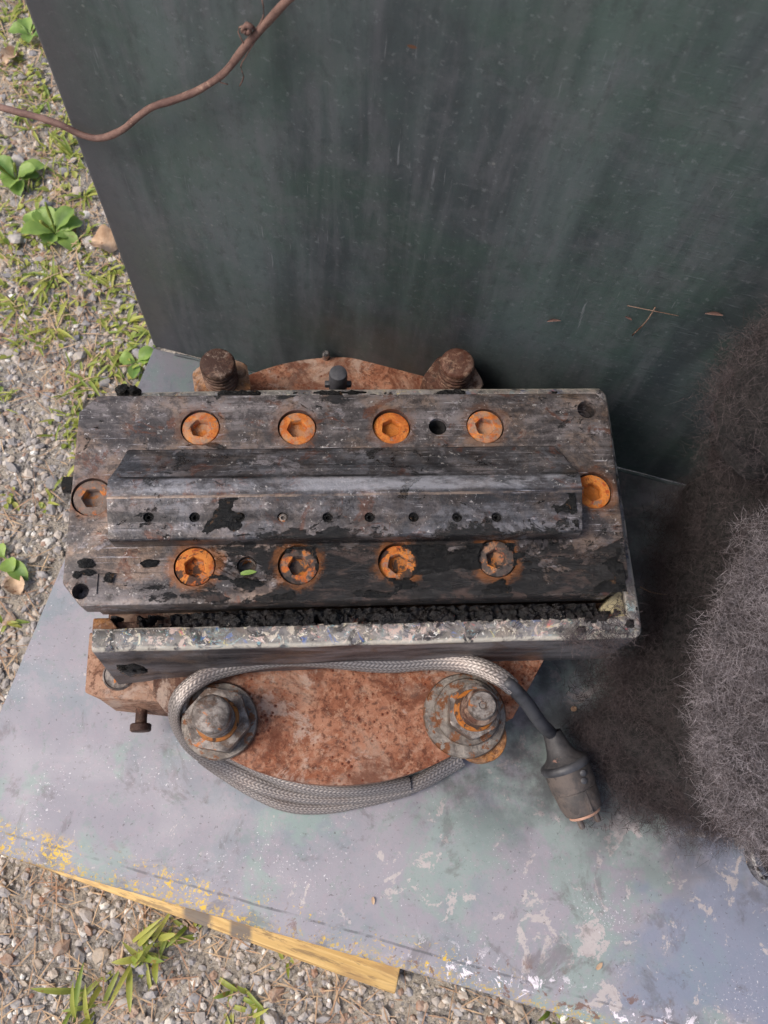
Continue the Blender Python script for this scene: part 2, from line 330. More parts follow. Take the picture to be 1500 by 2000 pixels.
def mat_stone():
    m = Mat('crushed_stone', .8)
    r = m.attr('tone', 'Fac')
    r2 = m.math('ADD', r, m.math('MULTIPLY', m.rand(), 0.0))
    c = m.ramp(r2, [(0, lin((124, 120, 120))), (.3, lin((162, 156, 154))), (.5, lin((182, 174, 168))), (.75, lin((192, 176, 158))), (.86, lin((148, 108, 86))), (.93, lin((214, 208, 198))), (1, lin((236, 232, 224)))])
    c = m.mix(m.math('MULTIPLY', m.rng(m.noise(150, 6, .7), .4, .65), .45), c, lin((176, 166, 154)))
    c = m.mix(m.math('MULTIPLY', m.rng(m.noise(420, 4, .7), .55, .7), .5), c, lin((92, 86, 82)))
    m.bump(m.noise(260, 6, .7), .001, .6)
    return m.done(c)
def mat_stone_obj():
    m = Mat('crushed_stone_large', .8)
    r = m.rand()
    c = m.ramp(r, [(0, lin((118, 116, 116))), (.3, lin((156, 152, 154))), (.55, lin((178, 172, 168))), (.75, lin((168, 152, 134))), (.88, lin((146, 112, 92))), (.93, lin((208, 202, 192))), (1, lin((228, 224, 216)))])
    c = m.mix(m.math('MULTIPLY', m.rng(m.noise(120, 6, .7), .4, .65), .5), c, lin((174, 164, 152)))
    c = m.mix(m.math('MULTIPLY', m.rng(m.noise(380, 4, .7), .55, .7), .5), c, lin((88, 84, 82)))
    m.bump(m.noise(200, 6, .7), .0014, .7)
    return m.done(c)
def mat_leaf(name, a, b, vein=None, seed=0, brown=.1):
    m = Mat(name, .5); m.b.inputs['Subsurface Weight'].default_value = 0.0
    t = m.attr('tone', 'Fac')
    c = m.mix(t, lin(a), lin(b))
    c = m.mix(m.math('MULTIPLY', m.rng(m.noise(70, 5, .6, seed=seed), .4, .7), .4), c, lin(b))
    c = m.mix(m.rng(m.noise(120, 5, .7, seed=seed + 2), .70 - brown, .74 - brown), c, lin((150, 120, 60)))
    m.bump(m.noise(400, 4, .7), .0005, .5)
    m.done(c)
    tr = m.t.nodes.new('ShaderNodeBsdfTranslucent'); m.put(tr.inputs[0], c)
    mx = m.t.nodes.new('ShaderNodeMixShader'); mx.inputs[0].default_value = .28
    out = m.t.nodes['Material Output']
    m.t.links.new(m.b.outputs[0], mx.inputs[1]); m.t.links.new(tr.outputs[0], mx.inputs[2]); m.t.links.new(mx.outputs[0], out.inputs[0])
    return m.m
def mat_wood():
    m = Mat('bare_pine', .65)
    A = P(0, 1660, -.011); B = P(770, 1943, -.011); a = math.atan2(B.y - A.y, B.x - A.x)
    v = m.scale(m.pos, (1, 1, 1), -a)
    gr = m.noise(1, 5, .6, .8, vec=m.scale(v, (9, 260, 260)))
    c = m.mix(m.rng(gr, .35, .65), lin((196, 158, 96)), lin((222, 186, 122)))
    c = m.mix(m.math('MULTIPLY', m.rng(m.noise(1, 4, .6, .3, vec=m.scale(v, (6, 600, 600)), seed=2), .6, .68), .6), c, lin((140, 98, 54)))
    x = m.sep()[0]
    x0 = P(395, 1790, -.011).x; x1 = P(470, 1825, -.011).x
    for xc, wd in ((P(385, 1780, -.011).x, .012), (P(470, 1822, -.011).x, .009)):
        k = m.math('MULTIPLY', m.rng(m.math('ABSOLUTE', m.math('SUBTRACT', x, xc)), wd * .6, wd, 1, 0), m.rng(m.noise(60, 6, .7, .5, seed=8), .40, .46))
        c = m.mix(m.math('MULTIPLY', k, .85), c, lin((92, 90, 92)))
    c = m.mix(m.math('MULTIPLY', m.rng(m.noise(1, 6, .7, .4, vec=m.scale(v, (20, 90, 60)), seed=4), .48, .62), .6), c, lin((158, 122, 80)))
    c = m.mix(m.math('MULTIPLY', m.rng(m.noise(1, 6, .74, .4, vec=m.scale(v, (30, 200, 60)), seed=14), .52, .62), .7), c, lin((116, 94, 70)))
    m.bump(gr, .0006, .6)
    return m.done(c)
def mat_fibre(name, a, b):
    m = Mat(name, .85, spec=.2)
    t = m.attr('tone', 'Fac')
    c = m.mix(t, lin(a), lin(b))
    return m.done(c)

def setup_mats():
    MT['plate'] = mat_base_plate(); MT['panel'] = mat_panel()
    MT['cover'] = mat_steel('stained_cover_steel', (76, 71, 70), (124, 117, 117), .93, .7, .7, 0, spots=SCR, gloss=.34)
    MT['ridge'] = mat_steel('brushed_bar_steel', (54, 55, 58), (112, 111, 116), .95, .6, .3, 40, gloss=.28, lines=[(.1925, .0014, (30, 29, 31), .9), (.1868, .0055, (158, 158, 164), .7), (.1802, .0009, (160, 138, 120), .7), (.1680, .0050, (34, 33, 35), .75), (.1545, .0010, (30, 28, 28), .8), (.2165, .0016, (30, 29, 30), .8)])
    MT['rim'] = mat_rim()
    MT['flange'] = mat_rust('rusty_flange', (134, 78, 52), (162, 114, 90), (98, 54, 36))
    MT['darkrust'] = mat_rust('dark_rust', (78, 52, 42), (98, 68, 56), (52, 36, 31), 20, False, .2, .6)
    MT['orangerust'] = mat_rust('ochre_rust', (140, 98, 58), (168, 112, 60), (98, 66, 46), 30, False, .2, .65)
    MT['tanrust'] = mat_rust('tan_rust', (166, 130, 108), (150, 112, 90), (110, 76, 58), 50, False, .0, .8)
    MT['screw'] = mat_screw(); MT['screw_grey'] = mat_screw('grey'); MT['screw_pale'] = mat_screw('pale'); MT['screw_charred'] = mat_screw('charred'); MT['nut'] = mat_nut(); MT['washer'] = mat_simple('worn_washer_steel', (92, 84, 78), (138, 130, 122), 110, .38, .4, .0012, c3=(112, 70, 42), t3=.52)
    m = Mat('black_char', .38, spec=.35)
    c = m.mix(m.rng(m.noise(130, 6, .7, .5), .4, .65), lin((9, 9, 10)), lin((30, 29, 29)))
    c = m.mix(m.rng(m.noise(90, 6, .7, .5, seed=2), .60, .66), c, lin((96, 70, 48)))
    m.bump(m.noise(1, 7, .8, .6, vec=m.scale(m.pos, (200, 420, 300))), .0024, .9)
    MT['char'] = m.done(c, m.rng(m.noise(70, 4), .35, .65, .16, .42))
    m = Mat('tarry_gunk', .4, spec=.35)
    c = m.mix(m.rng(m.noise(110, 6, .7, .5), .4, .65), lin((10, 9, 10)), lin((34, 30, 30)))
    for col, th, sd in (((96, 58, 44), .64, 2), ((140, 50, 42), .70, 5), ((150, 140, 128), .66, 8), ((84, 104, 104), .68, 12)):
        c = m.mix(m.rng(m.noise(95, 7, .75, .8, seed=sd), th, th + .03), c, lin(col))
    m.bump(m.noise(350, 7, .8), .0014, .9)
    MT['gunk'] = m.done(c, m.rng(m.noise(70, 4), .35, .65, .14, .45))
    m = Mat('braided_wire', .45, .45)
    c = m.mix(m.attr('tone', 'Fac'), lin((72, 67, 65)), lin((162, 154, 150)))
    c = m.mix(m.math('MULTIPLY', m.rng(m.noise(50, 5, .7), .45, .7), .4), c, lin((120, 104, 98)))
    MT['braid'] = m.done(c)
    MT['rubber'] = mat_simple('black_cable_rubber', (42, 42, 46), (72, 72, 76), 40, .5, bump=.0005)
    MT['plug'] = mat_simple('dirty_plug_rubber', (48, 47, 49), (72, 69, 70), 60, .6, bump=.0008, c3=(138, 104, 92), t3=.60, sc3=60)
    MT['plug2'] = mat_simple('dusty_plug_face', (62, 58, 57), (90, 80, 75), 70, .65, bump=.0008, c3=(60, 54, 52), t3=.55)
    MT['plugface'] = mat_simple('salmon_plug_face', (186, 146, 124), (160, 122, 104), 70, .7, bump=.0006, c3=(110, 92, 84), t3=.6)
    MT['pin'] = mat_simple('tarnished_pin', (140, 130, 122), (110, 96, 88), 90, .4, .7)
    MT['void'] = mat_simple('near_black_bore', (14, 13, 13), (24, 22, 22), 90, .9)  # near-black tone for the open threaded bore
    MT['ground'] = mat_ground(); MT['stone'] = mat_stone(); MT['stoneo'] = mat_stone_obj()
    MT['grass'] = mat_leaf('grass_green', (112, 136, 52), (178, 178, 88), brown=.08)
    MT['leaf'] = mat_leaf('broad_leaf', (82, 122, 56), (158, 184, 92), brown=0.0)
    MT['straw'] = mat_simple('dry_straw', (156, 122, 98), (196, 168, 134), 30, .8, bump=0)
    MT['dead'] = mat_simple('dead_leaf', (156, 124, 96), (196, 168, 140), 45, .8, c3=(122, 84, 56), t3=.56, sc3=60)
    MT['wood'] = mat_wood()
    MT['cord'] = mat_simple('brown_cord', (92, 66, 60), (122, 94, 84), 60, .75, bump=.0012, c3=(140, 112, 98), t3=.6)
    MT['fd'] = mat_fibre('dark_fibre', (30, 27, 28), (90, 80, 81)); MT['fl'] = mat_fibre('lit_grey_fibre', (72, 66, 68), (164, 156, 160))
    MT['fdc'] = mat_simple('dark_fleece_core', (20, 18, 18), (50, 45, 45), 200, .95, bump=.008); MT['flc'] = mat_simple('lit_grey_core', (40, 36, 37), (88, 82, 84), 200, .95, bump=.008)
    MT['bright'] = mat_simple('bright_worn_metal', (120, 116, 116), (176, 172, 170), 60, .25, .8, c3=(60, 54, 52), t3=.55)
    MT['filler'] = mat_simple('yellowed_filler', (176, 164, 130), (132, 120, 94), 80, .8, bump=.002, c3=(70, 62, 52), t3=.55)
setup_mats()

# ------------------------------------------------------------------ object helpers
def link(name, me, mat=None, parent=None, smooth=False, loc=None, rot=None):
    o = bpy.data.objects.new(name, me); COL.objects.link(o)
    if mat: me.materials.append(mat)
    if smooth: me.shade_smooth() if hasattr(me, 'shade_smooth') else None
    if parent: o.parent = parent
    if loc is not None: o.location = loc
    if rot is not None: o.rotation_euler = rot
    return o
def empty(name, loc, label, cat, group=None):
    o = bpy.data.objects.new(name, None); o.empty_display_size = .02; COL.objects.link(o); o.location = loc
    tag(o, label, cat, group); return o
def tag(o, label=None, cat=None, group=None, kind=None):
    if label: o['label'] = label
    if cat: o['category'] = cat
    if group: o['group'] = group
    if kind: o['kind'] = kind
    return o
def attach(o, parent):          # parent without moving (parents are pure translations)
    o.parent = parent; o.matrix_parent_inverse = Matrix.Translation(-parent.location); return o
def me_of(name, verts, faces):
    me = bpy.data.meshes.new(name); me.from_pydata([tuple(v) for v in verts], [], faces); me.update(); return me
def prism(poly, z0, z1):        # poly of (x, y) or callable tops
    n = len(poly); v = [(p[0], p[1], z0) for p in poly] + [(p[0], p[1], z1) for p in poly]
    f = [tuple(range(n))[::-1], tuple(range(n, 2 * n))] + [(i, (i + 1) % n, n + (i + 1) % n, n + i) for i in range(n)]
    return v, f
def circle(cx, cy, r, n=32, ph=0): return [(cx + r * math.cos(2 * math.pi * i / n + ph), cy + r * math.sin(2 * math.pi * i / n + ph)) for i in range(n)]
def bevel(o, wd=.001, seg=2, ang=35):
    b = o.modifiers.new('bevel', 'BEVEL'); b.width = wd; b.segments = seg; b.limit_method = 'ANGLE'; b.angle_limit = R_(ang); b.harden_normals = False
    return o
def apply(o):
    dg = bpy.context.evaluated_depsgraph_get(); dg.update(); e = o.evaluated_get(dg)
    me = bpy.data.meshes.new_from_object(e); old = o.data; o.modifiers.clear(); o.data = me; me.name = old.name
    return o
def smooth_by(o, ang=35):
    me = o.data; me.shade_smooth()
    bm = bmesh.new(); bm.from_mesh(me)
    for e in bm.edges:
        if len(e.link_faces) == 2 and e.calc_face_angle(0) > R_(ang): e.smooth = False
    bm.to_mesh(me); bm.free(); return o
def cut(o, cutters):
    """subtract a list of (verts, faces) prisms"""
    vs, fs = [], []
    for v, f in cutters:
        k = len(vs); vs += v; fs += [tuple(i + k for i in q) for q in f]
    c = bpy.data.objects.new('cutter', me_of('cutter', vs, fs)); COL.objects.link(c); c.parent = o.parent
    bpy.context.view_layer.update()
    b = o.modifiers.new('cut', 'BOOLEAN'); b.object = c; b.operation = 'DIFFERENCE'; b.solver = 'EXACT'; b.use_self = True
    apply(o); bpy.data.objects.remove(c)
    return o
def lathe(prof, n=40, mod=None):    # prof: (r, z); returns verts, faces around z
    v, f = [], []
    for r, z in prof:
        for i in range(n):
            a = 2 * math.pi * i / n; rr = r * (mod(a, z) if mod else 1)
            v.append((rr * math.cos(a), rr * math.sin(a), z))
    for k in range(len(prof) - 1):
        for i in range(n):
            j = (i + 1) % n; f.append((k * n + i, k * n + j, (k + 1) * n + j, (k + 1) * n + i))
    f.append(tuple(range(n))[::-1]); f.append(tuple(range((len(prof) - 1) * n, len(prof) * n)))
    return v, f
def catmull(pts, step):
    pts = [np.array(p, float) for p in pts]; out = []
    ext = [2 * pts[0] - pts[1]] + pts + [2 * pts[-1] - pts[-2]]
    for i in range(1, len(ext) - 2):
        a, b, c, d = ext[i - 1:i + 3]; n = max(2, int(np.linalg.norm((c - b)[:3]) / step))
        for k in range(n):
            t = k / n; out.append(.5 * ((2 * b) + (c - a) * t + (2 * a - 5 * b + 4 * c - d) * t * t + (3 * b - 3 * c + d - a) * t ** 3))
    out.append(pts[-1]); return np.array(out)
def tube(pts, rad, n=10, jit=0.0, flat=1.0, up=(0, 0, 1), step=.003):
    pp = catmull(pts, step); v, f = [], []; up0 = Vector(up)
    for i, p in enumerate(pp):
        t = Vector(pp[min(i + 1, len(pp) - 1)][:3] - pp[max(i - 1, 0)][:3]).normalized()
        s = t.cross(up0).normalized(); u = s.cross(t)
        r = rad(i / (len(pp) - 1)) if callable(rad) else rad
        for k in range(n):
            a = 2 * math.pi * k / n; q = r * (1 + jit * mnoise.noise(Vector((p[0] * 90 + k, p[1] * 90, p[2] * 90))))
            v.append(Vector(p[:3]) + s * (q * math.cos(a)) + u * (q * flat * math.sin(a)))
    m = len(pp)
    for i in range(m - 1):
        for k in range(n):
            j = (k + 1) % n; f.append((i * n + k, i * n + j, (i + 1) * n + j, (i + 1) * n + k))
    f.append(tuple(range(n))[::-1]); f.append(tuple(range((m - 1) * n, m * n)))
    return v, f
def nz(x, y, z=0.0, s=1.0): return mnoise.noise(Vector((x * s, y * s, z)))
def fbm(x, y, s, z=0.0): return mnoise.fractal(Vector((x * s, y * s, z)), 1.0, 2.0, 5)
def set_tone(me, vals):
    a = me.attributes.new('tone', 'FLOAT', 'POINT'); a.data.foreach_set('value', np.asarray(vals, np.float32))

# ================================================================== GROUND
def build_ground():
    # finely heaved patch near the stand, flat further out
    xs = np.concatenate([np.linspace(-60, -1.6, 8), np.linspace(-1.3, .9, 180), np.linspace(1.2, 60, 8)])
    ys = np.concatenate([np.linspace(-60, -1.2, 8), np.linspace(-.9, 1.6, 190), np.linspace(2, 60, 8)])
    v, f = [], []; nx = len(xs)
    for y in ys:
        for x in xs:
            h = 0
            if abs(x) < 1.4 and abs(y) < 1.7: h = .006 * fbm(x, y, 6) + .0025 * fbm(x, y, 45, 3)
            v.append((x, y, ZG + h - .002))
    for j in range(len(ys) - 1):
        for i in range(nx - 1): f.append((j * nx + i, j * nx + i + 1, (j + 1) * nx + i + 1, (j + 1) * nx + i))
    o = link('ground', me_of('ground', v, f), MT['ground'], smooth=True)
    tag(o, 'gritty tan and grey gravel ground beside the steel stand', kind='structure'); return o
ground = build_ground()
def gh(x, y): return ZG + .006 * fbm(x, y, 6) + .0025 * fbm(x, y, 45, 3) - .002
def in_ground(px, py, m=0):
    if py < 690: return px < 45 + 255 * py / 680 - m
    if py < 1400: return px < 300 - (py - 690) * .423 - m
    return py > 1668 + .29 * px + m
def ground_px(m=0, pad=30):
    while True:
        if random.random() < .68: px, py = random.uniform(-pad, 300), random.uniform(-pad, 1420)
        else: px, py = random.uniform(-pad, 1160), random.uniform(1660, 2000 + pad)
        if in_ground(px, py, m): return px, py
def rock(seed, sub=1):
    r = random.Random(seed); bm = bmesh.new(); bmesh.ops.create_icosphere(bm, subdivisions=sub, radius=1)
    sc = (1, r.uniform(.6, .95), r.uniform(.4, .7)); pl = [Vector((r.gauss(0, 1), r.gauss(0, 1), r.gauss(0, 1))).normalized() for _ in range(7)]
    for q in bm.verts:
        for n in pl:
            d = q.co.dot(n) - r.uniform(.55, .62)
            if d > 0: q.co -= n * d
        q.co = Vector((q.co.x * sc[0], q.co.y * sc[1], q.co.z * sc[2])) * (1 + r.uniform(-.07, .07))
    return bm
def stones():
    kinds = []
    for k in range(9):
        bm = rock(100 + k, 2 if k < 4 else 1); me = bpy.data.meshes.new('stone'); bm.to_mesh(me); bm.free(); me.materials.append(MT['stoneo'])
        kinds.append(me)
    placed = []; n = 0; tries = 0
    while n < 290 and tries < 6000:
        tries += 1
        px, py = ground_px(0, 20); p = G(px, py)
        s = random.choice([.004, .0045, .005, .006, .0065, .008]) * random.uniform(.85, 1.15)
        if n < 12: s = random.uniform(.008, .011)
        if any((p.x - a) ** 2 + (p.y - b) ** 2 < ((s + c) * .85) ** 2 for a, b, c in placed): continue
        placed.append((p.x, p.y, s))
        o = link('stone', random.choice(kinds), None, ground, loc=(p.x, p.y, gh(p.x, p.y) + s * random.uniform(0, .25)),
                 rot=(random.uniform(-.4, .4), random.uniform(-.4, .4), random.uniform(0, 6.28)))
        o.scale = (s,) * 3; n += 1
    # small gravel as one mass
    base = []
    for k in range(14):
        r = random.Random(k); bm = bmesh.new(); bmesh.ops.create_icosphere(bm, subdivisions=1, radius=1)
        for q in bm.verts: q.co *= r.uniform(.7, 1.05)
        bmesh.ops.scale(bm, vec=(1, r.uniform(.6, 1), r.uniform(.4, .8)), verts=bm.verts)
        base.append((np.array([q.co[:] for q in bm.verts]), [tuple(x.index for x in fc.verts) for fc in bm.faces])); bm.free()
    V, F, T = [], [], []; off = 0
    for _ in range(6500):
        if random.random() < .85: px, py = ground_px(-25, 60); p = G(px, py); x, y = p.x, p.y
        else: x, y = random.uniform(-.75, .35), random.uniform(-.5, .9)
        lo = (Vector((x, y, 0)) - PA)
        s = random.choice([.0012, .0016, .002, .0025, .003, .004]) * random.uniform(.8, 1.3)
        v, f = random.choice(base); a = random.uniform(0, 6.28); b = random.uniform(-.5, .5)
        Rz = np.array([[math.cos(a), -math.sin(a), 0], [math.sin(a), math.cos(a), 0], [0, 0, 1]])
        Rx = np.array([[1, 0, 0], [0, math.cos(b), -math.sin(b)], [0, math.sin(b), math.cos(b)]])
        V.append(v @ (Rx @ Rz).T * s + np.array([x, y, gh(x, y) + s * .05])); F += [tuple(i + off for i in q) for q in f]; off += len(v)
        t = random.random(); T += [t] * len(v)
    me = me_of('gravel', np.concatenate(V), F); set_tone(me, T)
    tag(link('gravel', me, MT['stone']), 'loose small grey and tan gravel around the stand', 'gravel', kind='stuff')
stones()

# blades, leaves ----------------------------------------------------
def blade(V, F, T, p, az, ln, wd, lift, bend, tone, seg=6, fold=.25):
    d = Vector((math.cos(az), math.sin(az), 0)); s = Vector((-d.y, d.x, 0)); k0 = len(V); h = Vector(p); ang = lift
    for i in range(seg + 1):
        t = i / seg; wv = wd * (math.sin(math.pi * min(1, .12 + t * .88)) ** .7 if i < seg else .02)
        V += [h - s * wv / 2 + Vector((0, 0, wv * fold)), h.copy(), h + s * wv / 2 + Vector((0, 0, wv * fold))]; T += [tone + .1, tone - .1, tone + .1]
        h = h + (d * math.cos(ang) + Vector((0, 0, math.sin(ang)))) * (ln / seg); ang -= bend / seg
    for i in range(seg):
        for j in (0, 1): a = k0 + i * 3 + j; F.append((a, a + 1, a + 4, a + 3))
def oval_leaf(V, F, T, p, az, ln, wd, lift, bend, tone, seg=8, wseg=4, fold=.22, stem=.25):
    d = Vector((math.cos(az), math.sin(az), 0)); s = Vector((-d.y, d.x, 0)); k0 = len(V); h = Vector(p); ang = lift
    for i in range(seg + 1):
        t = i / seg
        wv = wd * (.10 if t < stem * .7 else math.sin(math.pi * ((t - stem * .7) / (1 - stem * .7)) ** 1.0) ** .6 + .02)
        for j in range(wseg + 1):
            q = j / wseg * 2 - 1; wav = .06 * wd * math.sin(t * 15 + q * 2)
            V.append(h + s * (q * wv / 2) + Vector((0, 0, abs(q) ** 1.3 * wv * fold + wav * abs(q)))); T.append(tone + (.18 if j in (0, wseg) else (-.15 if j == wseg / 2 else .02)) + .08 * math.sin(q * 9))
        h = h + (d * math.cos(ang) + Vector((0, 0, math.sin(ang)))) * (ln / seg); ang -= bend / seg
    for i in range(seg):
        for j in range(wseg): a = k0 + i * (wseg + 1) + j; F.append((a, a + 1, a + wseg + 2, a + wseg + 1))
def part_mesh(name, V, F, T, mat, parent, smooth=True):
    base = parent.location if parent else Vector((0, 0, 0))
    me = me_of(name, [Vector(v) - base for v in V], F)
    if T is not None: set_tone(me, np.clip(T, 0, 1))
    return link(name, me, mat, parent, smooth)
def plantain(px, py, n, ln, label, spike=2, group='broad leaved weeds in the gravel'):
    p = G(px, py); p.z = gh(p.x, p.y); e = empty('plantain_weed', p, label, 'weed', group)
    for k in range(n):
        V, F, T = [], [], []; az = k * 2.4 + random.uniform(-.8, .8)
        oval_leaf(V, F, T, p + Vector((0, 0, .002)), az, ln * random.uniform(.45, 1.1), ln * random.uniform(.44, .60), random.uniform(.35, .9), random.uniform(.6, 1.3), random.uniform(.2, .8))
        part_mesh('leaf', V, F, T, MT['leaf'], e)
    for k in range(spike):
        az = random.uniform(0, 6.28); d = Vector((math.cos(az) * .35, math.sin(az) * .35, 1)); q = [p, p + d * ln * .5, p + d * ln * 1.0]
        v, f = tube(q, lambda t: .0006 + (.0008 * (t > .5)), 6, .5); part_mesh('flower_spike', v, f, [.3] * len(v), MT['grass'], e)
    return e
def tuft(px, py, n, ln, wd, label, spread=6.28, az0=0, lift=(.2, .9), group='grass tufts in the gravel', name='grass_tuft', mat='grass', jit=.08):
    p = G(px, py); p.z = gh(p.x, p.y); e = empty(name, p, label, 'grass tuft', group)
    for k in range(n):
        V, F, T = [], [], []
        blade(V, F, T, p + Vector((random.uniform(-1, 1), random.uniform(-1, 1), 0)) * ln * jit, az0 + random.uniform(-spread / 2, spread / 2), ln * random.uniform(.5, 1.1), wd * random.uniform(.7, 1.2), random.uniform(*lift), random.uniform(.5, 1.5), random.uniform(0, 1))
        part_mesh('blade', V, F, T, MT[mat], e)
    return e
plantain(32, 352, 10, .031, 'broad leaved green weed at the left picture edge, upper of the two big rosettes', 3)
plantain(112, 462, 10, .032, 'broad leaved green weed with upright seed spikes close to the dark panel edge', 3)
plantain(12, 1092, 3, .028, 'small round leaved green weed alone in bare gravel at the left edge', 0)
plantain(268, 708, 4, .024, 'small leafy weed squeezed beside the stand corner where panel meets base', 0)
plantain(62, 75, 5, .028, 'leafy weed in the top left corner above the brown dead leaf', 0)
TL = [(290, 650, 8, .02, 'tiny grass tuft pressed against the lowest part of the panel edge'), (20, 480, 8, .028, 'grass tuft between the two broad leaved weeds at the left edge'), (40, 20, 7, .03, 'wispy grass tuft at the very top left corner'), (95, 195, 9, .032, 'low grass tuft just under the brown cord beside the panel edge'),
      (60, 250, 7, .03, 'grass tuft under the hanging cord near the left edge'), (140, 300, 8, .03, 'grass tuft leaning out beside the panel, above the upper weed rosette'),
      (165, 385, 8, .028, 'pale grass tuft between the broad weed and the panel edge'), (110, 545, 8, .035, 'grass tuft under the lower broad leaved weed'),
      (30, 600, 6, .03, 'small grass tuft at left edge on bare gravel'), (105, 640, 6, .03, 'thin grass tuft halfway down beside a grey stone'),
      (215, 560, 6, .024, 'tiny grass tuft beside the panel under the crumpled dead leaf'), (250, 625, 7, .024, 'tiny grass tuft near the lower panel corner'),
      (170, 745, 7, .026, 'flat grass tuft just above the rusty machine corner'), (235, 690, 7, .024, 'flat grass tuft by the stand corner'),
      (8, 1215, 5, .02, 'tiny grass tuft low on the left edge'), (130, 930, 4, .02, 'thin grass blades beside the small side bolt')]
for px, py, n, ln, lb in TL: tuft(px, py, n, ln, .0032, lb)
BL = [(275, 1860, 22, .036, .0042, 'tall crabgrass clump standing in the middle of the lower left gravel'), (170, 1965, 15, .038, .0042, 'spreading crabgrass clump at the lower left picture edge'),
      (365, 1800, 8, .024, .0032, 'crabgrass clump tucked against the wooden batten'), (460, 1955, 9, .024, .0034, 'small crabgrass sprig to the right of the tall clump'),
      (500, 1972, 7, .022, .0032, 'smallest crabgrass sprig at the bottom edge'), (555, 1868, 4, .016, .003, 'little green shoot beside the batten'), (1085, 1990, 5, .018, .004, 'little green shoot under the painted front edge at the bottom right')]
for px, py, n, ln, wd, lb in BL: tuft(px, py, n, ln, wd, lb, group='crabgrass clumps in front of the stand', name='crabgrass', jit=.32, lift=(.05, 1.25))
def litter():
    V, F, T = [], [], []
    for _ in range(3200):
        px, py = ground_px(-10, 40)
        dens = .2 + .9 * (py < 780 and fbm(px, py, .006) > -.15) + .5 * (py > 1700 and fbm(px, py, .01) > .0)
        if random.random() > dens: continue
        p = G(px, py); p.z = gh(p.x, p.y) + .002; az = random.uniform(0, 6.28)
        blade(V, F, T, p, az, random.uniform(.006, .03), random.uniform(.0004, .0012), random.uniform(-.1, .3), random.uniform(-.1, .5), .5, 3, .1)
    tag(part_mesh('straw_litter', V, F, T, MT['straw'], None), 'dry brown pine needles and straw strewn over the gravel', 'litter', kind='stuff')
    V, F, T = [], [], []
    for _ in range(3300):
        px, py = ground_px(0, 40)
        if py > 1000 or fbm(px, py, .008, 4) < .0 - .25 * (px > 45 + 255 * py / 680 - 90): continue
        p = G(px, py); p.z = gh(p.x, p.y)
        if random.random() < .4: oval_leaf(V, F, T, p, random.uniform(0, 6.28), random.uniform(.005, .012), random.uniform(.003, .006), random.uniform(.2, 1), random.uniform(0, 1), random.random(), 4, 2)
        else: blade(V, F, T, p, random.uniform(0, 6.28), random.uniform(.008, .022), random.uniform(.001, .003), random.uniform(.1, 1), random.uniform(.3, 1.3), random.random(), 4)
    tag(part_mesh('low_grass', V, F, T, MT['grass'], None), 'short sparse yellow green grass between the stones', 'grass', kind='stuff')
litter()
def dead_leaf(px, py, ln, wd, az, label, z=None, off=.003, bend=.8, lift=.3, where=None):
    p = where or G(px, py)
    if where is None: p.z = gh(p.x, p.y) + off
    V, F, T = [], [], []; oval_leaf(V, F, T, p, az, ln, wd, lift, bend, .5, 10, 6, .35, .05)
    V = [Vector(v) + Vector((0, 0, .12 * wd * fbm(v[0], v[1], 120))) for v in V]
    o = part_mesh('dead_leaf', [v - p for v in V], F, None, MT['dead'], None); o.location = p
    return tag(o, label, 'leaf', 'dead leaves')
dead_leaf(180, 478, .030, .026, -.3, 'crumpled tan dead leaf lying against the dark panel edge', lift=.6, bend=1.6)
dead_leaf(10, 130, .024, .018, .9, 'pale pinkish dead leaf on straw at the top left')
dead_leaf(28, 1125, .018, .016, -1.2, 'greyish green fallen leaf under the small round weed')

# ================================================================== STEEL STAND
def sheet(name, poly_fn, parent, mat): pass
stand = empty('steel_stand', PA + Vector((0, 0, -.01)), 'worn painted steel stand, mauve base plate with dark upright back panel', 'steel stand')
def local_box(name, x0, x1, y0, y1, z0, z1, mat, parent, bev=.0015, profile=None):
    v, f = prism([(x0, y0), (x1, y0), (x1, y1), (x0, y1)], z0, z1)
    me = me_of(name, [L(*q) - parent.location for q in v], f); o = link(name, me, mat, parent); bevel(o, bev, 3); apply(o); smooth_by(o, 60); return o
# base plate: top with a slightly dropped front lip
prof = [(0.0, 0.0), (-.388, 0.0), (-.3915, -.0008), (-.4035, -.0024), (-.4055, -.0042), (-.4058, -.010), (0.0, -.010)]
v = []; xs = [0.0, 1.1]
for x in xs: v += [L(x, y, z) - stand.location for y, z in prof]
n = len(prof); f = [tuple(range(n)), tuple(range(n, 2 * n))[::-1]] + [(i, n + i, n + (i + 1) % n, (i + 1) % n) for i in range(n)]
me = me_of('base_plate', v, f); o = link('base_plate', me, MT['plate'], stand); bevel(o, .001, 2, 50); apply(o); smooth_by(o, 50)
local_box('back_panel', -.0005, 1.1, .0005, .014, .0003, .72, MT['panel'], stand, .003)
def weld():
    pts = [L(x, -.001 + .0008 * nz(x, 0, 0, 90), .0012 + .0006 * nz(x, 5, 0, 60)) for x in np.arange(.02, 1.0, .008)]
    v, f = tube(pts, .0012, 8, .5, step=.004); part_mesh('weld_bead', v, f, None, MT['panel'], stand)
weld()
# batten under the front edge
A = P(-40, 1653, -.012); B = P(772, 1943, -.012); dr = (B - A).normalized(); nr = Vector((-dr.y, dr.x, 0))
wood = empty('wooden_batten', Vector((B.x, B.y, ZG)), 'bare yellow pine batten sticking out from under the stand front edge', 'wood batten')
A2 = A - dr * .05
poly = [A2, B, B + nr * .045 - dr * .004, A2 + nr * .045]
v, f = prism([(q.x, q.y) for q in poly], ZG + .001, -.0115)
o = part_mesh('board', [Vector(q) for q in v], f, None, MT['wood'], wood, False); bevel(o, .0015, 2); apply(o); smooth_by(o)

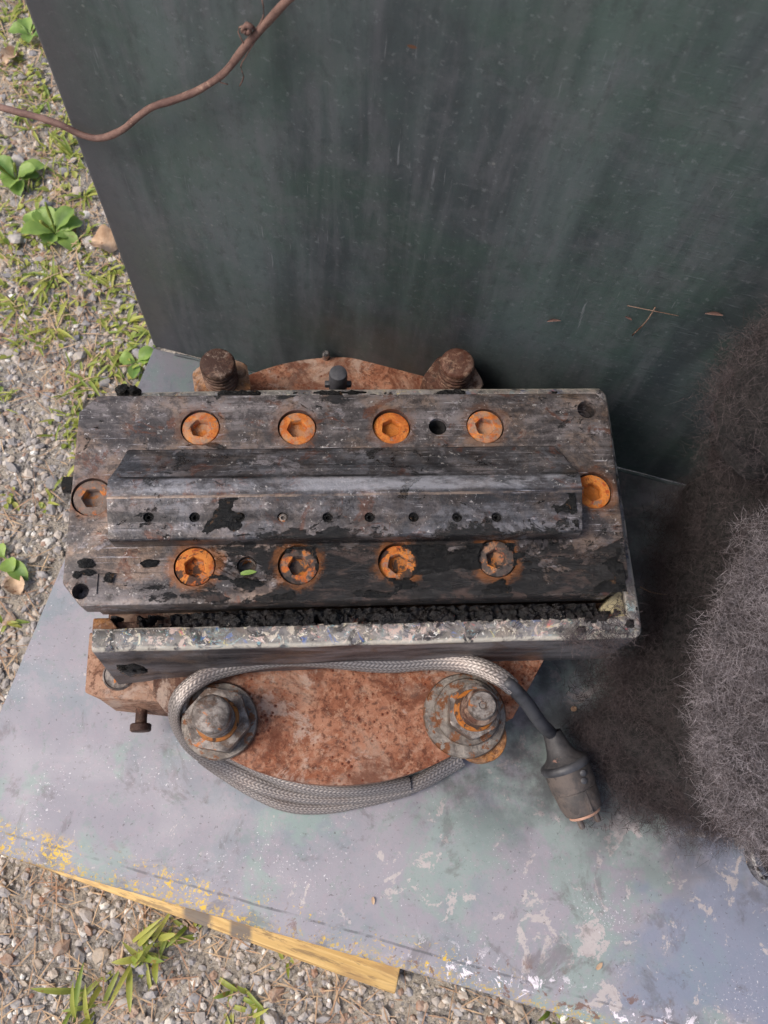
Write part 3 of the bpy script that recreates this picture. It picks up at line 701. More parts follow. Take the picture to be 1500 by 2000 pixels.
# ================================================================== DIE HEAD
FC = (.0100, .1780)
die = empty('extrusion_die', Vector((FC[0], FC[1], 0)), 'heavy grimy steel extrusion die head with orange socket screws on a rusty round flange', 'machine part')
def dpart(name, v, f, mat, bev=0, seg=2, smooth=35, parent=None):
    me = me_of(name, [Vector(q) - die.location for q in v], f); o = link(name, me, mat, die)
    if bev: bevel(o, bev, seg); apply(o)
    if smooth: smooth_by(o, smooth)
    return o
ZT = .155
SCR = [(-.078, .2315), (-.018, .2312), (.0415, .2314), (.1014, .231), (-.1403, .186), (.1662, .186), (-.0777, .1414), (-.0173, .1411), (.0418, .1415), (.101, .1429)]
# cover plate
cp = [(-.153, .2430), (-.1425, .2545), (.1765, .2545), (.1835, .2475), (.1805, .1290), (.1665, .1188), (-.1410, .1188), (-.1525, .1330)]
v, f = prism(cp[::-1], .1405, ZT)
cover = dpart('cover_plate', v, f, MT['cover'], .0013, 2, None)
def loc(vf): return ([tuple(Vector(q) - die.location) for q in vf[0]], vf[1])
cuts = [loc(prism(circle(x, y, .0122, 40), ZT - .0095, ZT + .01)) for x, y in SCR]
pc = P(157, 1155, ZT); pd = P(1146, 800, ZT); h1 = P(855, 833, ZT); h2 = P(482, 1105, ZT)
for q, r in ((pc, .0048), (pd, .0062), (h1, .0058), (h2, .0058)): cuts.append(loc(prism(circle(q.x, q.y, r, 28), ZT - .012, ZT + .01)))
s0, s1 = P(190, 1138, ZT), P(298, 1138, ZT)
slot = [(s1.x + .0062 * math.cos(a), s1.y + .0062 * math.sin(a)) for a in np.linspace(-math.pi / 2, math.pi / 2, 14)] + [(s0.x, s1.y + .0062), (s0.x, s1.y - .0062)]
cuts.append(loc(prism(slot, ZT - .0009, ZT + .01)))
try: cut(cover, cuts)
except Exception as ex: print('cut fail', ex)
smooth_by(cover, 30)
# ridge bar, with row of small holes
def ridge():
    zt = .1675; zb = ZT + .0002
    # cross sections along x: ends are chamfered in plan
    yz = [(.1540, zb), (.1536, zt - .0012), (.1548, zt), (.1800, zt), (.1812, zt + .0011), (.1912, zt + .0011), (.1930, zt - .0002), (.2040, .1605), (.2150, .1568), (.2168, zb)]
    def xl(y): return -.1282 + max(0, (.1580 - y)) * .9 + max(0, (y - .191)) * .28
    def xr(y): return .1545 - max(0, (.1580 - y)) * .9 - max(0, (y - .191)) * .36
    X = 60; v, f = [], []
    for i in range(X + 1):
        t = i / X
        for y, z in yz: v.append((xl(y) + (xr(y) - xl(y)) * t, y, z))
    n = len(yz)
    for i in range(X):
        for k in range(n): f.append((i * n + k, (i + 1) * n + k, (i + 1) * n + (k + 1) % n, i * n + (k + 1) % n))
    f.append(tuple(range(n))); f.append(tuple(range(X * n, X * n + n))[::-1])
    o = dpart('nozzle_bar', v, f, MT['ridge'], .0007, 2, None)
    cs = []
    for px in (290, 380, 468, 552, 640, 722, 808, 893, 970):
        q = P(px, 1010, zt); cs.append(loc(prism(circle(q.x, q.y, .0031, 20), zt - .004, zt + .01)))
    cut(o, cs); smooth_by(o, 28)
    for px in (290, 380, 468, 552, 640, 722, 808, 893, 970):
        q = P(px, 1010, zt); v, f = lathe([(.0029, zt - .0042), (.0029, zt - .0016), (.0022, zt - .0012), (.0012, zt - .0012), (.0010, zt - .003)], 18)
        dpart('plug_screw', [(a + q.x, b + q.y, c) for a, b, c in v], f, MT['char'] if px != 552 else MT['nut'])
ridge()
def screw_mesh():
    n = 48; R0 = .0116; bmv = []; f = []
    rings = []
    def ring(fn, z): rings.append([(fn(2 * math.pi * i / n) * math.cos(2 * math.pi * i / n), fn(2 * math.pi * i / n) * math.sin(2 * math.pi * i / n), z) for i in range(n)])
    hx = lambda r: (lambda a: r * math.cos(math.pi / 6) / math.cos(((a + .2) % (math.pi / 3)) - math.pi / 6))
    ring(lambda a: R0, -.006); ring(lambda a: R0, -.0012); ring(lambda a: R0 - .0004, -.0005); ring(lambda a: R0 - .0012, -.0002); ring(hx(.0068), -.0002); ring(hx(.0063), -.0009); ring(hx(.0061), -.0052); ring(lambda a: .002, -.0060)
    for r in rings: bmv += r
    for k in range(len(rings) - 1):
        for i in range(n): j = (i + 1) % n; f.append((k * n + i, k * n + j, (k + 1) * n + j, (k + 1) * n + i))
    f.append(tuple(range((len(rings) - 1) * n, len(rings) * n)))
    return me_of('socket_screw', bmv, f)
sm = screw_mesh(); sm.materials.append(MT['screw'])
for k, (x, y) in enumerate(SCR):
    o = bpy.data.objects.new('socket_screw', sm); COL.objects.link(o); o.parent = die
    o.location = (x - die.location.x, y - die.location.y, ZT - .0005 - .001 * (k % 3)); o.rotation_euler = (0.03 * ((k * 7) % 3 - 1), .03 * ((k * 5) % 3 - 1), k * 1.37)
    if k == 0: smooth_by(o, 30)
    var = {1: 'screw_pale', 3: 'screw_pale', 4: 'screw_grey', 7: 'screw_charred', 9: 'screw_charred', 0: 'screw_pale'}.get(k)
    if var: o.material_slots[0].link = 'OBJECT'; o.material_slots[0].material = MT[var]
# threaded ring in the leaf hole, dark bores
for q, rr in ((h1, .0058), (h2, .0058)):
    pr = []
    for k in range(8): pr += [(rr - .0002, -.011 + k * .0012), (rr - .0009, -.0104 + k * .0012)]
    v, f = lathe(pr, 24); f = f[:-1]
    o = dpart('threaded_bore', [(a + q.x, b + q.y, c + ZT) for a, b, c in v], f, MT['nut'] if q is h2 else MT['void'])
# housing: U tray with a rounded front lip, body under
def housing():
    xl, xr, yf, yb = -.1385, .1925, .0970, .2705
    zt = .135; zi = .112
    # lip loop: front, right, back walls as one swept profile
    def prof(wd, out):  # offsets inward (0 = outer), z
        return [(out, .066), (.0, zt - .006), (.0006, zt - .0022), (.0026, zt - .0003), (wd - .0015, zt), (wd, zt - .001), (wd, zi)]
    rows = []
    def row(x, y, nx, ny, wd, out):
        rows.append([(x + nx * o_, y + ny * o_, z_) for o_, z_ in prof(wd, out)])
    N_ = 46
    for i in range(N_ + 1):
        t = i / N_; x = xl + (xr - xl - .006) * t; row(x, yf + .0005 * nz(x, 0, 0, 30), 0, 1, .0132 + .0006 * nz(x, 1, 0, 60), -.0080 * (1 - t) ** 3.5 - .0006)
    for a in np.linspace(0, math.pi / 2, 5)[1:-1]:
        row(xr - .006 + .006 * math.sin(a), yf + .006 - .006 * math.cos(a), -math.sin(a) * .9, math.cos(a) * .9, .0098, -.0012)
    for i in range(N_ // 2 + 1):
        t = i / (N_ // 2); y = yf + .006 + (yb - yf - .012) * t; row(xr + .0004 * nz(y, 0, 0, 30), y, -1, 0, .0088, -.001)
    for i in range(N_ + 1):
        t = i / N_; x = xr - .005 - (xr - xl - .003) * t; row(x, yb - .0018 * max(0, t * 3 - 2), 0, -1, .0075, -.001)
    n = len(rows[0]); v = [q for r in rows for q in r]; f = []
    for i in range(len(rows) - 1):
        for k in range(n - 1): f.append((i * n + k, (i + 1) * n + k, (i + 1) * n + k + 1, i * n + k + 1))
    f.append(tuple(range(n))[::-1]); f.append(tuple(range((len(rows) - 1) * n, len(rows) * n)))
    o = dpart('housing_rim', v, f, MT['rim'], 0, 2, 42)
    vv, ff = prism([(xl + .002, yf + .004), (xr - .004, yf + .004), (xr - .004, yb - .003), (xl + .002, yb - .003)], .064, .112)
    dpart('housing_body', vv, ff, MT['darkrust'], .001)
    vv, ff = prism([(-.140, .124), (.178, .124), (.178, .250), (-.140, .250)], .1125, .1403)
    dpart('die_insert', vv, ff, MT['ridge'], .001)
    # rusty corner piece at the left end of the lip
    a = P(172, 1210, .134); b = P(202, 1238, .134)
    vv, ff = prism([(-.1395, .1085), (-.1245, .1105), (-.1300, .1172), (-.1395, .1172)], .100, .1335)
    dpart('corner_lug', vv, ff, MT['orangerust'], .001)
    vv, ff = prism([(-.1245, .1088), (-.105, .1088), (-.108, .1160), (-.1285, .1165)], .100, .1255)
    dpart('packing_strip', vv, ff, MT['darkrust'], .0008)
housing()
# flange
def flange():
    n = 160; v, f = [], []; rings = [(0.0, .066), (.05, .066), (.10, .066), (.1562, .066), (.1578, .0652), (.158, .0640), (.158, .0470), (.1572, .0462), (.10, .0462)]
    pr = rings
    def md(a, z): return 1
    v, f = lathe([(r if r else .001, z) for r, z in pr], n)
    o = dpart('flange', [(a + FC[0], b + FC[1], c) for a, b, c in v], f, MT['flange'], 0, 2, 40)
    # straight gusset at the right and the ear at the left
    a, b, c, d = P(1062, 1288, .064), P(1000, 1404, .064), P(930, 1404, .064), P(930, 1270, .064)
    vv, ff = prism([(q.x, q.y) for q in (a, b, c, d)], .048, .0668); dpart('flange_corner', vv, ff, MT['flange'], .0008)
    e = [P(x, y, .0675) for x, y in ((300, 1325), (298, 1358), (322, 1390), (345, 1398), (400, 1330), (400, 1305))]
    vv, ff = prism([(q.x, q.y) for q in e], .050, .0685); dpart('flange_ear', vv, ff, MT['darkrust'], .001)
    vv, ff = lathe([(.118, 0.0004), (.118, .03), (.112, .0464)], 80); dpart('neck', [(p + FC[0], q + FC[1], r) for p, q, r in vv], ff, MT['darkrust'])
flange()
# left block, thumb screw
def left_block():
    z = .058
    pts = [P(174, 1235, z), P(165, 1352, z), P(190, 1362, z), P(330, 1372, z), P(345, 1300, z), P(345, 1235, z)]
    vv, ff = prism([(q.x, q.y) for q in pts], .012, z)
    n = len(pts)
    # pull the bottom front forward so that the dark front slope shows
    vv = [list(q) for q in vv]
    lo = [P(174, 1235, z), P(190, 1362, .03), P(222, 1386, .02), P(330, 1398, .02), P(345, 1300, z), P(345, 1235, z)]
    for i in range(n): vv[i][0], vv[i][1] = lo[i].x, lo[i].y
    dpart('clamp_block', vv, ff, MT['tanrust'], .0012)
    q = P(232, 1318, z)
    vv, ff = lathe([(.0105, z - .001), (.0105, z + .0008), (.0095, z + .0016), (.0090, z + .0008)], 40); dpart('bore_ring', [(a + q.x, b + q.y, c) for a, b, c in vv], ff, MT['nut'])
    # thumb screw pointing to the viewer
    a = P(277, 1385, .026); b = P(277, 1412, .026)
    ax = Vector((0, -1, 0))
    def along(prof, n=24, c0=a):
        vv, ff = lathe(prof, n); return [(c0.x + p, c0.y - r, c0.z + q) for p, q, r in vv], [tuple(reversed(g)) for g in ff]
    vv, ff = along([(.0040, -.004), (.0040, .010), (.0035, .0105)]); dpart('thumb_screw_stem', vv, ff, MT['darkrust'])
    vv, ff = along([(.0062, .0098), (.0072, .0106), (.0072, .0146), (.0062, .0154)]); dpart('thumb_screw_head', vv, ff, MT['darkrust'])
left_block()
# studs, nuts, washers
def hexprism(r, h, cx, cy, z, ph, cham=.0025):
    n = 48; hx = lambda a: math.cos(math.pi / 6) / math.cos(((a + ph) % (math.pi / 3)) - math.pi / 6)
    rr = lambda a, lim: min(r * hx(a), lim)
    v, f = [], []
    for z_, lim in ((0, r * 2), (h - cham, r * 2), (h - cham * .3, r * .985), (h, r * .93)):
        for i in range(n): a = 2 * math.pi * i / n; q = rr(a, lim); v.append((cx + q * math.cos(a), cy + q * math.sin(a), z + z_))
    for k in range(3):
        for i in range(n): j = (i + 1) % n; f.append((k * n + i, k * n + j, (k + 1) * n + j, (k + 1) * n + i))
    f.append(tuple(range(n))[::-1]); f.append(tuple(range(3 * n, 4 * n))); return v, f
def stud(x, y, top, mat, capmat=None, r=.0112, thread=True, dome=0.0):
    prof = [(r, .05)]; z = .0735; top_t = top - .006
    while thread and z < top_t: prof += [(r * 1.0, z), (r * 1.0, z + .0010), (r * .78, z + .0020), (r * .78, z + .0028), (r * 1.0, z + .0036)]; z += .0040
    prof += [(r * .86, top - .0048), (r * 1.01, top - .0040), (r * 1.0, top - .0022), (r * .93, top - .0006), (r * .82, top)]
    if dome: prof += [(r * .5, top + dome * .7), (r * .15, top + dome)]
    v, f = lathe(prof, 40, lambda a, zz: 1 + .012 * nz(a, zz * 100, x * 50, 2)); v = [(a + x, b + y, c) for a, b, c in v]
    return dpart('stud', v, f, mat, 0, 2, 50)
def washer(cx, cy, r, z0, z1, mat): 
    v, f = lathe([(r, z0), (r * 1.0, z1 - .001), (r * .975, z1), (r * .6, z1 + .0001)], 56, lambda a, zz: 1 + .012 * nz(math.cos(a), math.sin(a), r * 60, 2)); dpart('washer', [(a + cx, b + cy, c) for a, b, c in v], f, mat, 0, 2, 40)
SX0, SX1, SY0, SY1 = -.0715, .0935, .0620, .2935
washer(SX0 - .0002, SY0 + .0005, .0246, .0665, .0705, MT['washer'])
v, f = hexprism(.0214, .013, SX0, SY0 , .0706, .2, .0012); dpart('nut', v, f, MT['nut'], 0, 2, 30)
stud(SX0, SY0, .112, MT['nut'], r=.0118, dome=.0012)
washer(SX1 - .0045, SY0 - .001, .0276, .0665, .0698, MT['washer'])
washer(SX1 - .003, SY0 + .001, .0218, .0699, .0738, MT['washer'])
v, f = hexprism(.0182, .013, SX1 - .001, SY0, .0740, .6, .0012); dpart('nut', v, f, MT['nut'], 0, 2, 30)
stud(SX1, SY0, .107, MT['darkrust'], r=.0112); 
v, f = lathe([(.0088, .1068), (.0088, .1115), (.0078, .1127), (.0025, .1129), (.0020, .1118)], 32); dpart('stud_tip', [(a + SX1, b + SY0, c) for a, b, c in v], f, MT['nut'], 0, 2, 40)
# loose saddle leaning out at lower right of the right washer
q = P(940, 1440, .062); washer(q.x, q.y, .0165, .052, .066, MT['orangerust'])
for sx, gm in ((SX0 - .0015, MT['orangerust']), (SX1 - .0015, MT['darkrust'])):
    v, f = hexprism(.0225, .038, sx, SY1 - .001, .0665, .35 if sx < 0 else .1); dpart('nut', v, f, gm, 0, 2, 30)
    stud(sx, SY1, .129, MT['darkrust'], r=.0120)
    v, f = lathe([(.0042, .0), (.0042, .017), (.003, .019)], 16); c, s_ = math.cos(.5), math.sin(.5)
    sg = 1 if sx < 0 else -1
    dpart('clip_pin', [(a + sx + sg * .0130, b + SY1 + .006, zz + .088) for a, b, zz in v], f, gm)
for sx, zz, r_ in ((SX0, .0837, .0118), (SX1 - .001, .0871, .0112)):
    v, f = lathe([(r_, zz), (r_ + .0022, zz), (r_ + .0018, zz + .0012), (r_ + .0002, zz + .0018)], 40, lambda a, q: 1 + .03 * nz(math.cos(a), math.sin(a), 3.0, 2)); dpart('rust_ring', [(a + sx, b + SY0, c) for a, b, c in v], f, MT['screw'])
# small fittings
def eye():
    q = P(660, 752, .118)
    v, f = lathe([(.0062, .09), (.0062, .137), (.0057, .1395), (.003, .1402)], 28)
    o = dpart('eye_fitting', [(a + q.x, b + .2790, c) for a, b, c in v], f, MT['rubber'], 0, 2, 40)
    hv, hf = lathe([(.0019, -.02), (.0019, .02)], 14)
    cut(o, [([(a + q.x - die.location.x, c + .2790 - die.location.y, b + .1310) for a, b, c in hv], hf)]); smooth_by(o, 40)
    v, f = prism([(q.x - .0092, .2770), (q.x + .0092, .2770), (q.x + .0092, .2810), (q.x - .0092, .2810)], .122, .1265); dpart('cross_pin', v, f, MT['rubber'], .001)
    p = P(637, 693, .07); v, f = lathe([(.003, .05), (.003, .072), (.0018, .0735)], 16); dpart('dowel', [(a + p.x, b + p.y, c) for a, b, c in v], f, MT['bright'])
    # side bolt peeping out at the left
    p = P(136, 935, .13); v, f = hexprism(.0058, .006, 0, 0, 0, .3, .0008)
    dpart('side_bolt', [(-.1535 - .0015 - c, .1985 + a, .1460 - .003 + b) for a, b, c in v], f, MT['char'])
    v, f = lathe([(.0032, 0), (.0032, .0090)], 16); dpart('side_bolt', [(-.1530 - c, .1985 + a, .1430 + b) for a, b, c in v], f, MT['char'])
eye()
# crusts: real raised patches
def crust(name, x0, x1, y0, y1, z, th, mask, hgt, sc, mat, cell=.0011, seed=0.0, anis=1.6, avoid=(), zfn=None):
    nx = int((x1 - x0) / cell); ny = int((y1 - y0) / cell); idx = {}; v, f = [], []
    def val(x, y):
        for ax, ay, ar in avoid:
            if (x - ax) ** 2 + (y - ay) ** 2 < ar * ar: return -1
        return fbm(x / anis, y, sc, seed) + mask(x, y) - th
    H = np.array([[val(x0 + i * cell, y0 + j * cell) for i in range(nx + 1)] for j in range(ny + 1)])
    def vid(i, j):
        if (i, j) not in idx:
            x, y = x0 + i * cell, y0 + j * cell; h = H[j, i]
            k = min(1, max(0, h) * 6); rr = .5 + .5 * fbm(x, y, 260, seed + 3)
            zz = (zfn(x, y) if zfn else z) + (hgt * k * (.35 + max(0, rr)) if h > 0 else -.0004)
            idx[(i, j)] = len(v); v.append((x + cell * .3 * nz(x, y, 1, 900), y + cell * .3 * nz(x, y, 7, 900), zz))
        return idx[(i, j)]
    for j in range(ny):
        for i in range(nx):
            if max(H[j, i], H[j, i + 1], H[j + 1, i], H[j + 1, i + 1]) > 0: f.append((vid(i, j), vid(i + 1, j), vid(i + 1, j + 1), vid(i, j + 1)))
    o = dpart(name, v, f, mat, 0, 2, 60); tag(o, kind='stuff'); return o
AV = [(x, y, .0108) for x, y in SCR] + [(h1.x, h1.y, .006), (h2.x, h2.y, .006), (pc.x, pc.y, .006)]
def sm_(a, b, x): t = min(1, max(0, (x - a) / (b - a))); return t * t * (3 - 2 * t)
crust('char_crust', -.145, .178, .1200, .1525, ZT, .56, lambda x, y: .50 * sm_(-.09, .02, x) - .18 * sm_(.12, .175, x), .0016, 62, MT['char'], avoid=AV, seed=1.5, anis=2.0)
crust('char_crust', -.12, .150, .1560, .1795, .1675, .66, lambda x, y: .12 + .34 * sm_(.075, .13, x) - 12 * abs(y - .168) + .28 * (math.exp(-((x + .005) / .05) ** 2)) + .2 * math.exp(-((x + .085) / .02) ** 2), .0012, 60, MT['char'], seed=4.5)
def gapz(x, y): return .1235 + .0045 * sm_(-.10, -.05, x)
crust('tar_gunk', -.130, .165, .1090, .1195, 0, -.3, lambda x, y: .9 * sm_(-.105, -.07, x) - .3 - .35 * abs(nz(x, y, 2, 60)), .0080, 95, MT['gunk'], cell=.0010, seed=8.0, anis=1.0, zfn=gapz)
crust('char_crust', .150, .1915, .1005, .130, .1352, .42, lambda x, y: .2, .0012, 60, MT['gunk'], seed=9.0)
crust('char_crust', -.125, .17, .258, .2672, .1352, .35, lambda x, y: .25, .003, 50, MT['char'], seed=12.0)
q = P(222, 1302, .09)
crust('char_crust', -.134, -.112, .0975, .1050, .1350, .9, lambda x, y: .1, .001, 60, MT['char'], seed=22)
def filler():
    a = [(.1680, .1160), (.1815, .1290), (.1835, .1240), (.1830, .1100), (.1660, .1085)]
    v, f = prism(a, .118, .1325); o = dpart('filler_chip', v, f, MT['filler'], .001)
filler()
# lumps at the left end face and bent tar flakes on the cover
def lump(name, c, r, mat, seed, flat=.6):
    bm = bmesh.new(); bmesh.ops.create_icosphere(bm, subdivisions=3, radius=1)
    v = []
    for q in bm.verts:
        k = 1 + .45 * mnoise.fractal(q.co * 1.6 + Vector((seed, 0, 0)), 1, 2, 4); v.append((c.x + q.co.x * r[0] * k, c.y + q.co.y * r[1] * k, c.z + q.co.z * r[2] * k))
    f = [tuple(x.index for x in g.verts) for g in bm.faces]; bm.free(); return dpart(name, v, f, mat, 0, 2, None)
lump('tar_lump', Vector((-.1195, .0895, .113)), (.009, .003, .008), MT['char'], 3)
for px, py, rx, ry, sd in ((213, 1127, .0035, .0052, 5), (168, 1100, .006, .005, 7), (172, 1118, .0055, .003, 8), (292, 1100, .007, .004, 9), (150, 1122, .003, .0035, 11)):
    q = P(px, py, ZT + .0008); lump('tar_flake', q, (rx * .72, ry * .6, .0009), MT['char'], sd)
for px, py, s, sd in ((240, 762, .005, 12), (262, 764, .004, 13)):
    q = P(px, py, .137); lump('tar_lump', q, (s, s * .8, .004), MT['char'], sd)
for k in range(10):   # chunky lumps standing in the gap
    x = -.06 + k * .022 + random.uniform(-.006, .006); lump('tar_lump', Vector((x, .1135, .134)), (random.uniform(.004, .0065), .0045, random.uniform(.003, .005)), MT['gunk'], 20 + k)

# leaf in the hole
V, F, T = [], [], []; q = P(470, 1121, ZT + .001)
blade(V, F, T, Vector((0, 0, 0)), .12, .0095, .0030, .15, .3, .5, 6)
o = part_mesh('leaf_scrap', V, F, T, MT['leaf'], None); o.location = q; tag(o, 'small pale green leaf scrap lying in an open bolt hole of the die', 'leaf')

# ================================================================== BRAIDED CABLE AND PLUG
cable = empty('heater_cable', P(1120, 1490, 0), 'braided grey cable looped round the flange, ending in a dirty round plug', 'cable')
def braid(ctrl, name='braid', wdt=.0062, thk=.0024, n_str=18, cuts_=108):
    # ctrl: (px, py, z, nx, ny, nz)
    pts = [np.array([*P(a, b, c), *Vector(n).normalized()]) for a, b, c, n in ctrl]
    pp = catmull(pts, .00062); s = 0; v, tone = [], []; m = len(pp)
    prev = pp[0][:3]
    th = np.linspace(0, 2 * np.pi, cuts_, endpoint=False)
    for i in range(m):
        p = pp[i][:3]; s += np.linalg.norm(p - prev); prev = p
        t = pp[min(i + 1, m - 1)][:3] - pp[max(i - 1, 0)][:3]; t /= np.linalg.norm(t)
        nv = pp[i][3:6]; nv = nv - t * (nv @ t); nv /= np.linalg.norm(nv); sd = np.cross(t, nv)
        uu = n_str * th / (2 * np.pi); fr = np.mod(uu, 1.0); par = np.mod(np.floor(uu), 2)
        sgn = np.where(par > .5, 1.0, -1.0)
        ph = s / .0030 + sgn * fr * .9 + par * .3
        h = (np.abs(np.sin(np.pi * ph)) ** .8) * (np.sin(np.pi * np.clip(fr, .02, .98)) ** .45)
        taper = 1 - .12 * math.sin(s * 40) ** 2
        w_ = wdt * taper + .00030 * (h - .5); k_ = thk * (1.05 - .1 * math.sin(s * 33)) + .00030 * (h - .5)
        cx = np.sign(np.cos(th)) * np.abs(np.cos(th)) ** .85; sx_ = np.sign(np.sin(th)) * np.abs(np.sin(th)) ** .85
        v.append(p[None] + sd[None] * (w_ * cx)[:, None] + nv[None] * (k_ * sx_)[:, None])
        tone.append(h)  # weave height drives the tone: shade in the valleys is painted
    v = np.concatenate(v); n = cuts_
    i = np.arange(m - 1)[:, None]; k = np.arange(n)[None]; j = (k + 1) % n
    f = np.stack([i * n + k, i * n + j, (i + 1) * n + j, (i + 1) * n + k], -1).reshape(-1, 4)
    v = v - np.array(cable.location)[None]
    me = bpy.data.meshes.new(name); me.vertices.add(len(v)); me.vertices.foreach_set('co', v.astype(np.float32).ravel())
    me.loops.add(f.size); me.loops.foreach_set('vertex_index', f.astype(np.int32).ravel()); me.polygons.add(len(f))
    me.polygons.foreach_set('loop_start', np.arange(0, f.size, 4, dtype=np.int32)); me.update(calc_edges=True); me.validate()
    set_tone(me, np.concatenate(tone)); link(name, me, MT['braid'], cable, True)
UP = (0, 0, 1)
braid([(900, 1480, .012, (0, -.2, 1)), (868, 1500, .010, (0, -.3, 1)), (800, 1535, .009, UP), (700, 1552, .008, UP), (600, 1554, .0075, UP), (520, 1536, .008, UP), (440, 1500, .012, (-.2, -.3, 1)), (378, 1464, .032, (-.5, -.4, 1)),
       (345, 1420, .056, (-.7, -.3, .8)), (343, 1375, .076, (-.6, -.1, 1)), (378, 1335, .082, (-.3, -.4, 1)), (440, 1305, .082, (-.1, -.6, 1)), (540, 1287, .085, (0, -.7, .9)), (650, 1290, .082, (0, -.7, .9)),
       (760, 1298, .078, (0, -.7, .9)), (850, 1293, .080, (0, -.6, 1)), (925, 1300, .088, (.1, -.3, 1)), (975, 1322, .094, (.3, -.2, 1)), (1003, 1344, .092, (.4, -.1, 1))])
braid([(800, 1530, .012, UP), (700, 1545, .017, (0, -.4, 1)), (610, 1540, .017, (0, -.4, 1)), (530, 1515, .017, (0, -.4, 1)), (460, 1480, .020, (-.2, -.3, 1)), (402, 1452, .030, (-.3, -.4, 1)), (372, 1420, .052, (-.6, -.3, 1)), (356, 1385, .068, (-.6, 0, 1)), (368, 1348, .074, (-.4, 0, 1)), (400, 1322, .078, (-.2, 0, 1))], wdt=.0048)
braid([(800, 1542, .005, UP), (720, 1564, .0045, UP), (640, 1578, .0035, UP), (560, 1574, .0035, UP), (490, 1545, .004, UP), (430, 1506, .007, UP), (395, 1480, .014, UP)], wdt=.0042, thk=.0022)
v, f = tube([P(985, 1330, .093), P(1005, 1347, .091), P(1030, 1375, .078), P(1055, 1410, .055), P(1074, 1430, .034), P(1086, 1446, .026)], .0047, 16, .03)
part_mesh('cord', v, f, None, MT['rubber'], cable)
def plug():
    p0 = P(1078, 1430, .030); p1 = P(1141, 1586, .018); ax = (p1 - p0); ln = ax.length; ax.normalize()
    up = Vector((0, 0, 1)); sd = ax.cross(up).normalized(); up = sd.cross(ax)
    def put(prof, name, mat, n=48, mod=None, c=p0, fx=1, fz=1, smooth=35, par=None):
        vv, ff = lathe(prof, n, mod); V = [c + sd * (x * fx) + up * (y * fz) + ax * z for x, y, z in vv]
        o = part_mesh(name, V, ff, None, mat, cable, False); smooth_by(o, smooth); return o
    s = ln / .060
    put([(.0052, .0030), (.0056, 0), (.0066, 0), (.0072, .004 * s), (.0088, .012 * s), (.0108, .017 * s), (.0144, .0205 * s), (.0164, .0225 * s)], 'plug_boot', MT['plug'], smooth=60)
    put([(.0158, .0212 * s), (.0176, .0222 * s), (.0180, .0250 * s), (.0170, .0270 * s)], 'plug_collar', MT['rubber'], smooth=60)
    put([(.0162, .0265 * s), (.0164, .034 * s), (.0161, .0415 * s), (.0154, .0420 * s)], 'plug_body', MT['plug2'])
    cm = lambda a, z: 1.0
    put([(.0152, .0415 * s), (.0157, .0425 * s), (.0150, .0520 * s), (.0134, .0585 * s), (.0110, .0600 * s)], 'plug_shell', MT['plug2'], fz=.92)
    c2 = p0 + ax * (.0598 * s)
    put([(.0116, 0), (.0116, .0016), (.0105, .0022)], 'plug_face', MT['plugface'], c=c2, fz=.9)
    for sg in (-1, 1):
        c3 = c2 + sd * (.0062 * sg) + up * .003
        put([(.0023, 0), (.0023, .0080), (.0016, .0090)], 'plug_pin', MT['pin'], n=16, c=c3)
    # shoulder groove bar and side buttons
    for t, lat in ((.0305, -.0020), (.0355, -.0005)):
        c4 = p0 + ax * (t * s) + up * .0158 + sd * (lat - .003)
        vv, ff = lathe([(.0023, -.001), (.0022, .0008), (.0012, .0014)], 20); V = [c4 + sd * x + ax * y + up * z for x, y, z in vv]; o = part_mesh('plug_rivet', V, ff, None, MT['rubber'], cable, False); smooth_by(o)
    vv, ff = prism([(-.0012, .043 * s), (.0012, .043 * s), (.0010, .0585 * s), (-.0010, .0585 * s)], .0125, .0156); 
    o = part_mesh('plug_rib', [p0 + sd * (x - .001) + ax * y + up * (z - .0009) for x, y, z in vv], ff, None, MT['plug2'], cable, False)
plug()

# ================================================================== CORD ON THE PANEL
cpts = [(640, -70, .02), (562, 0, .012), (520, 45, .009), (478, 92, .008), (440, 140, .008), (395, 172, .007), (345, 194, .007), (300, 208, .007), (270, 228, .007), (235, 256, .007), (200, 269, .007), (165, 266, .006), (120, 245, .006), (70, 228, .004), (10, 212, .0), (-60, 190, -.01)]
cord = empty('brown_cord', Q(300, 208, .007), 'thin rusty brown cord sagging across the upper left of the dark panel', 'cord')
v, f = tube([Q(*q) for q in cpts], .0019, 10, .25); part_mesh('strand', v, f, None, MT['cord'], cord)
for a in ([(540, 20), (505, 70), (480, 110), (470, 130), (476, 150), (468, 168)], [(480, 92), (465, 62), (475, 50), (500, 60)], [(450, 120), (425, 155), (445, 165)], [(500, 60), (515, 30), (512, 0)]):
    v, f = tube([Q(x, y, .009) for x, y in a], .00035, 5, .3); part_mesh('loose_thread', v, f, None, MT['cord'], cord)
v, f = tube([Q(475, 62, .009), Q(482, 50, .010), Q(492, 56, .011), Q(484, 66, .010), Q(476, 60, .010)], .0012, 6, .9); part_mesh('frayed_knot', v, f, None, MT['cord'], cord)

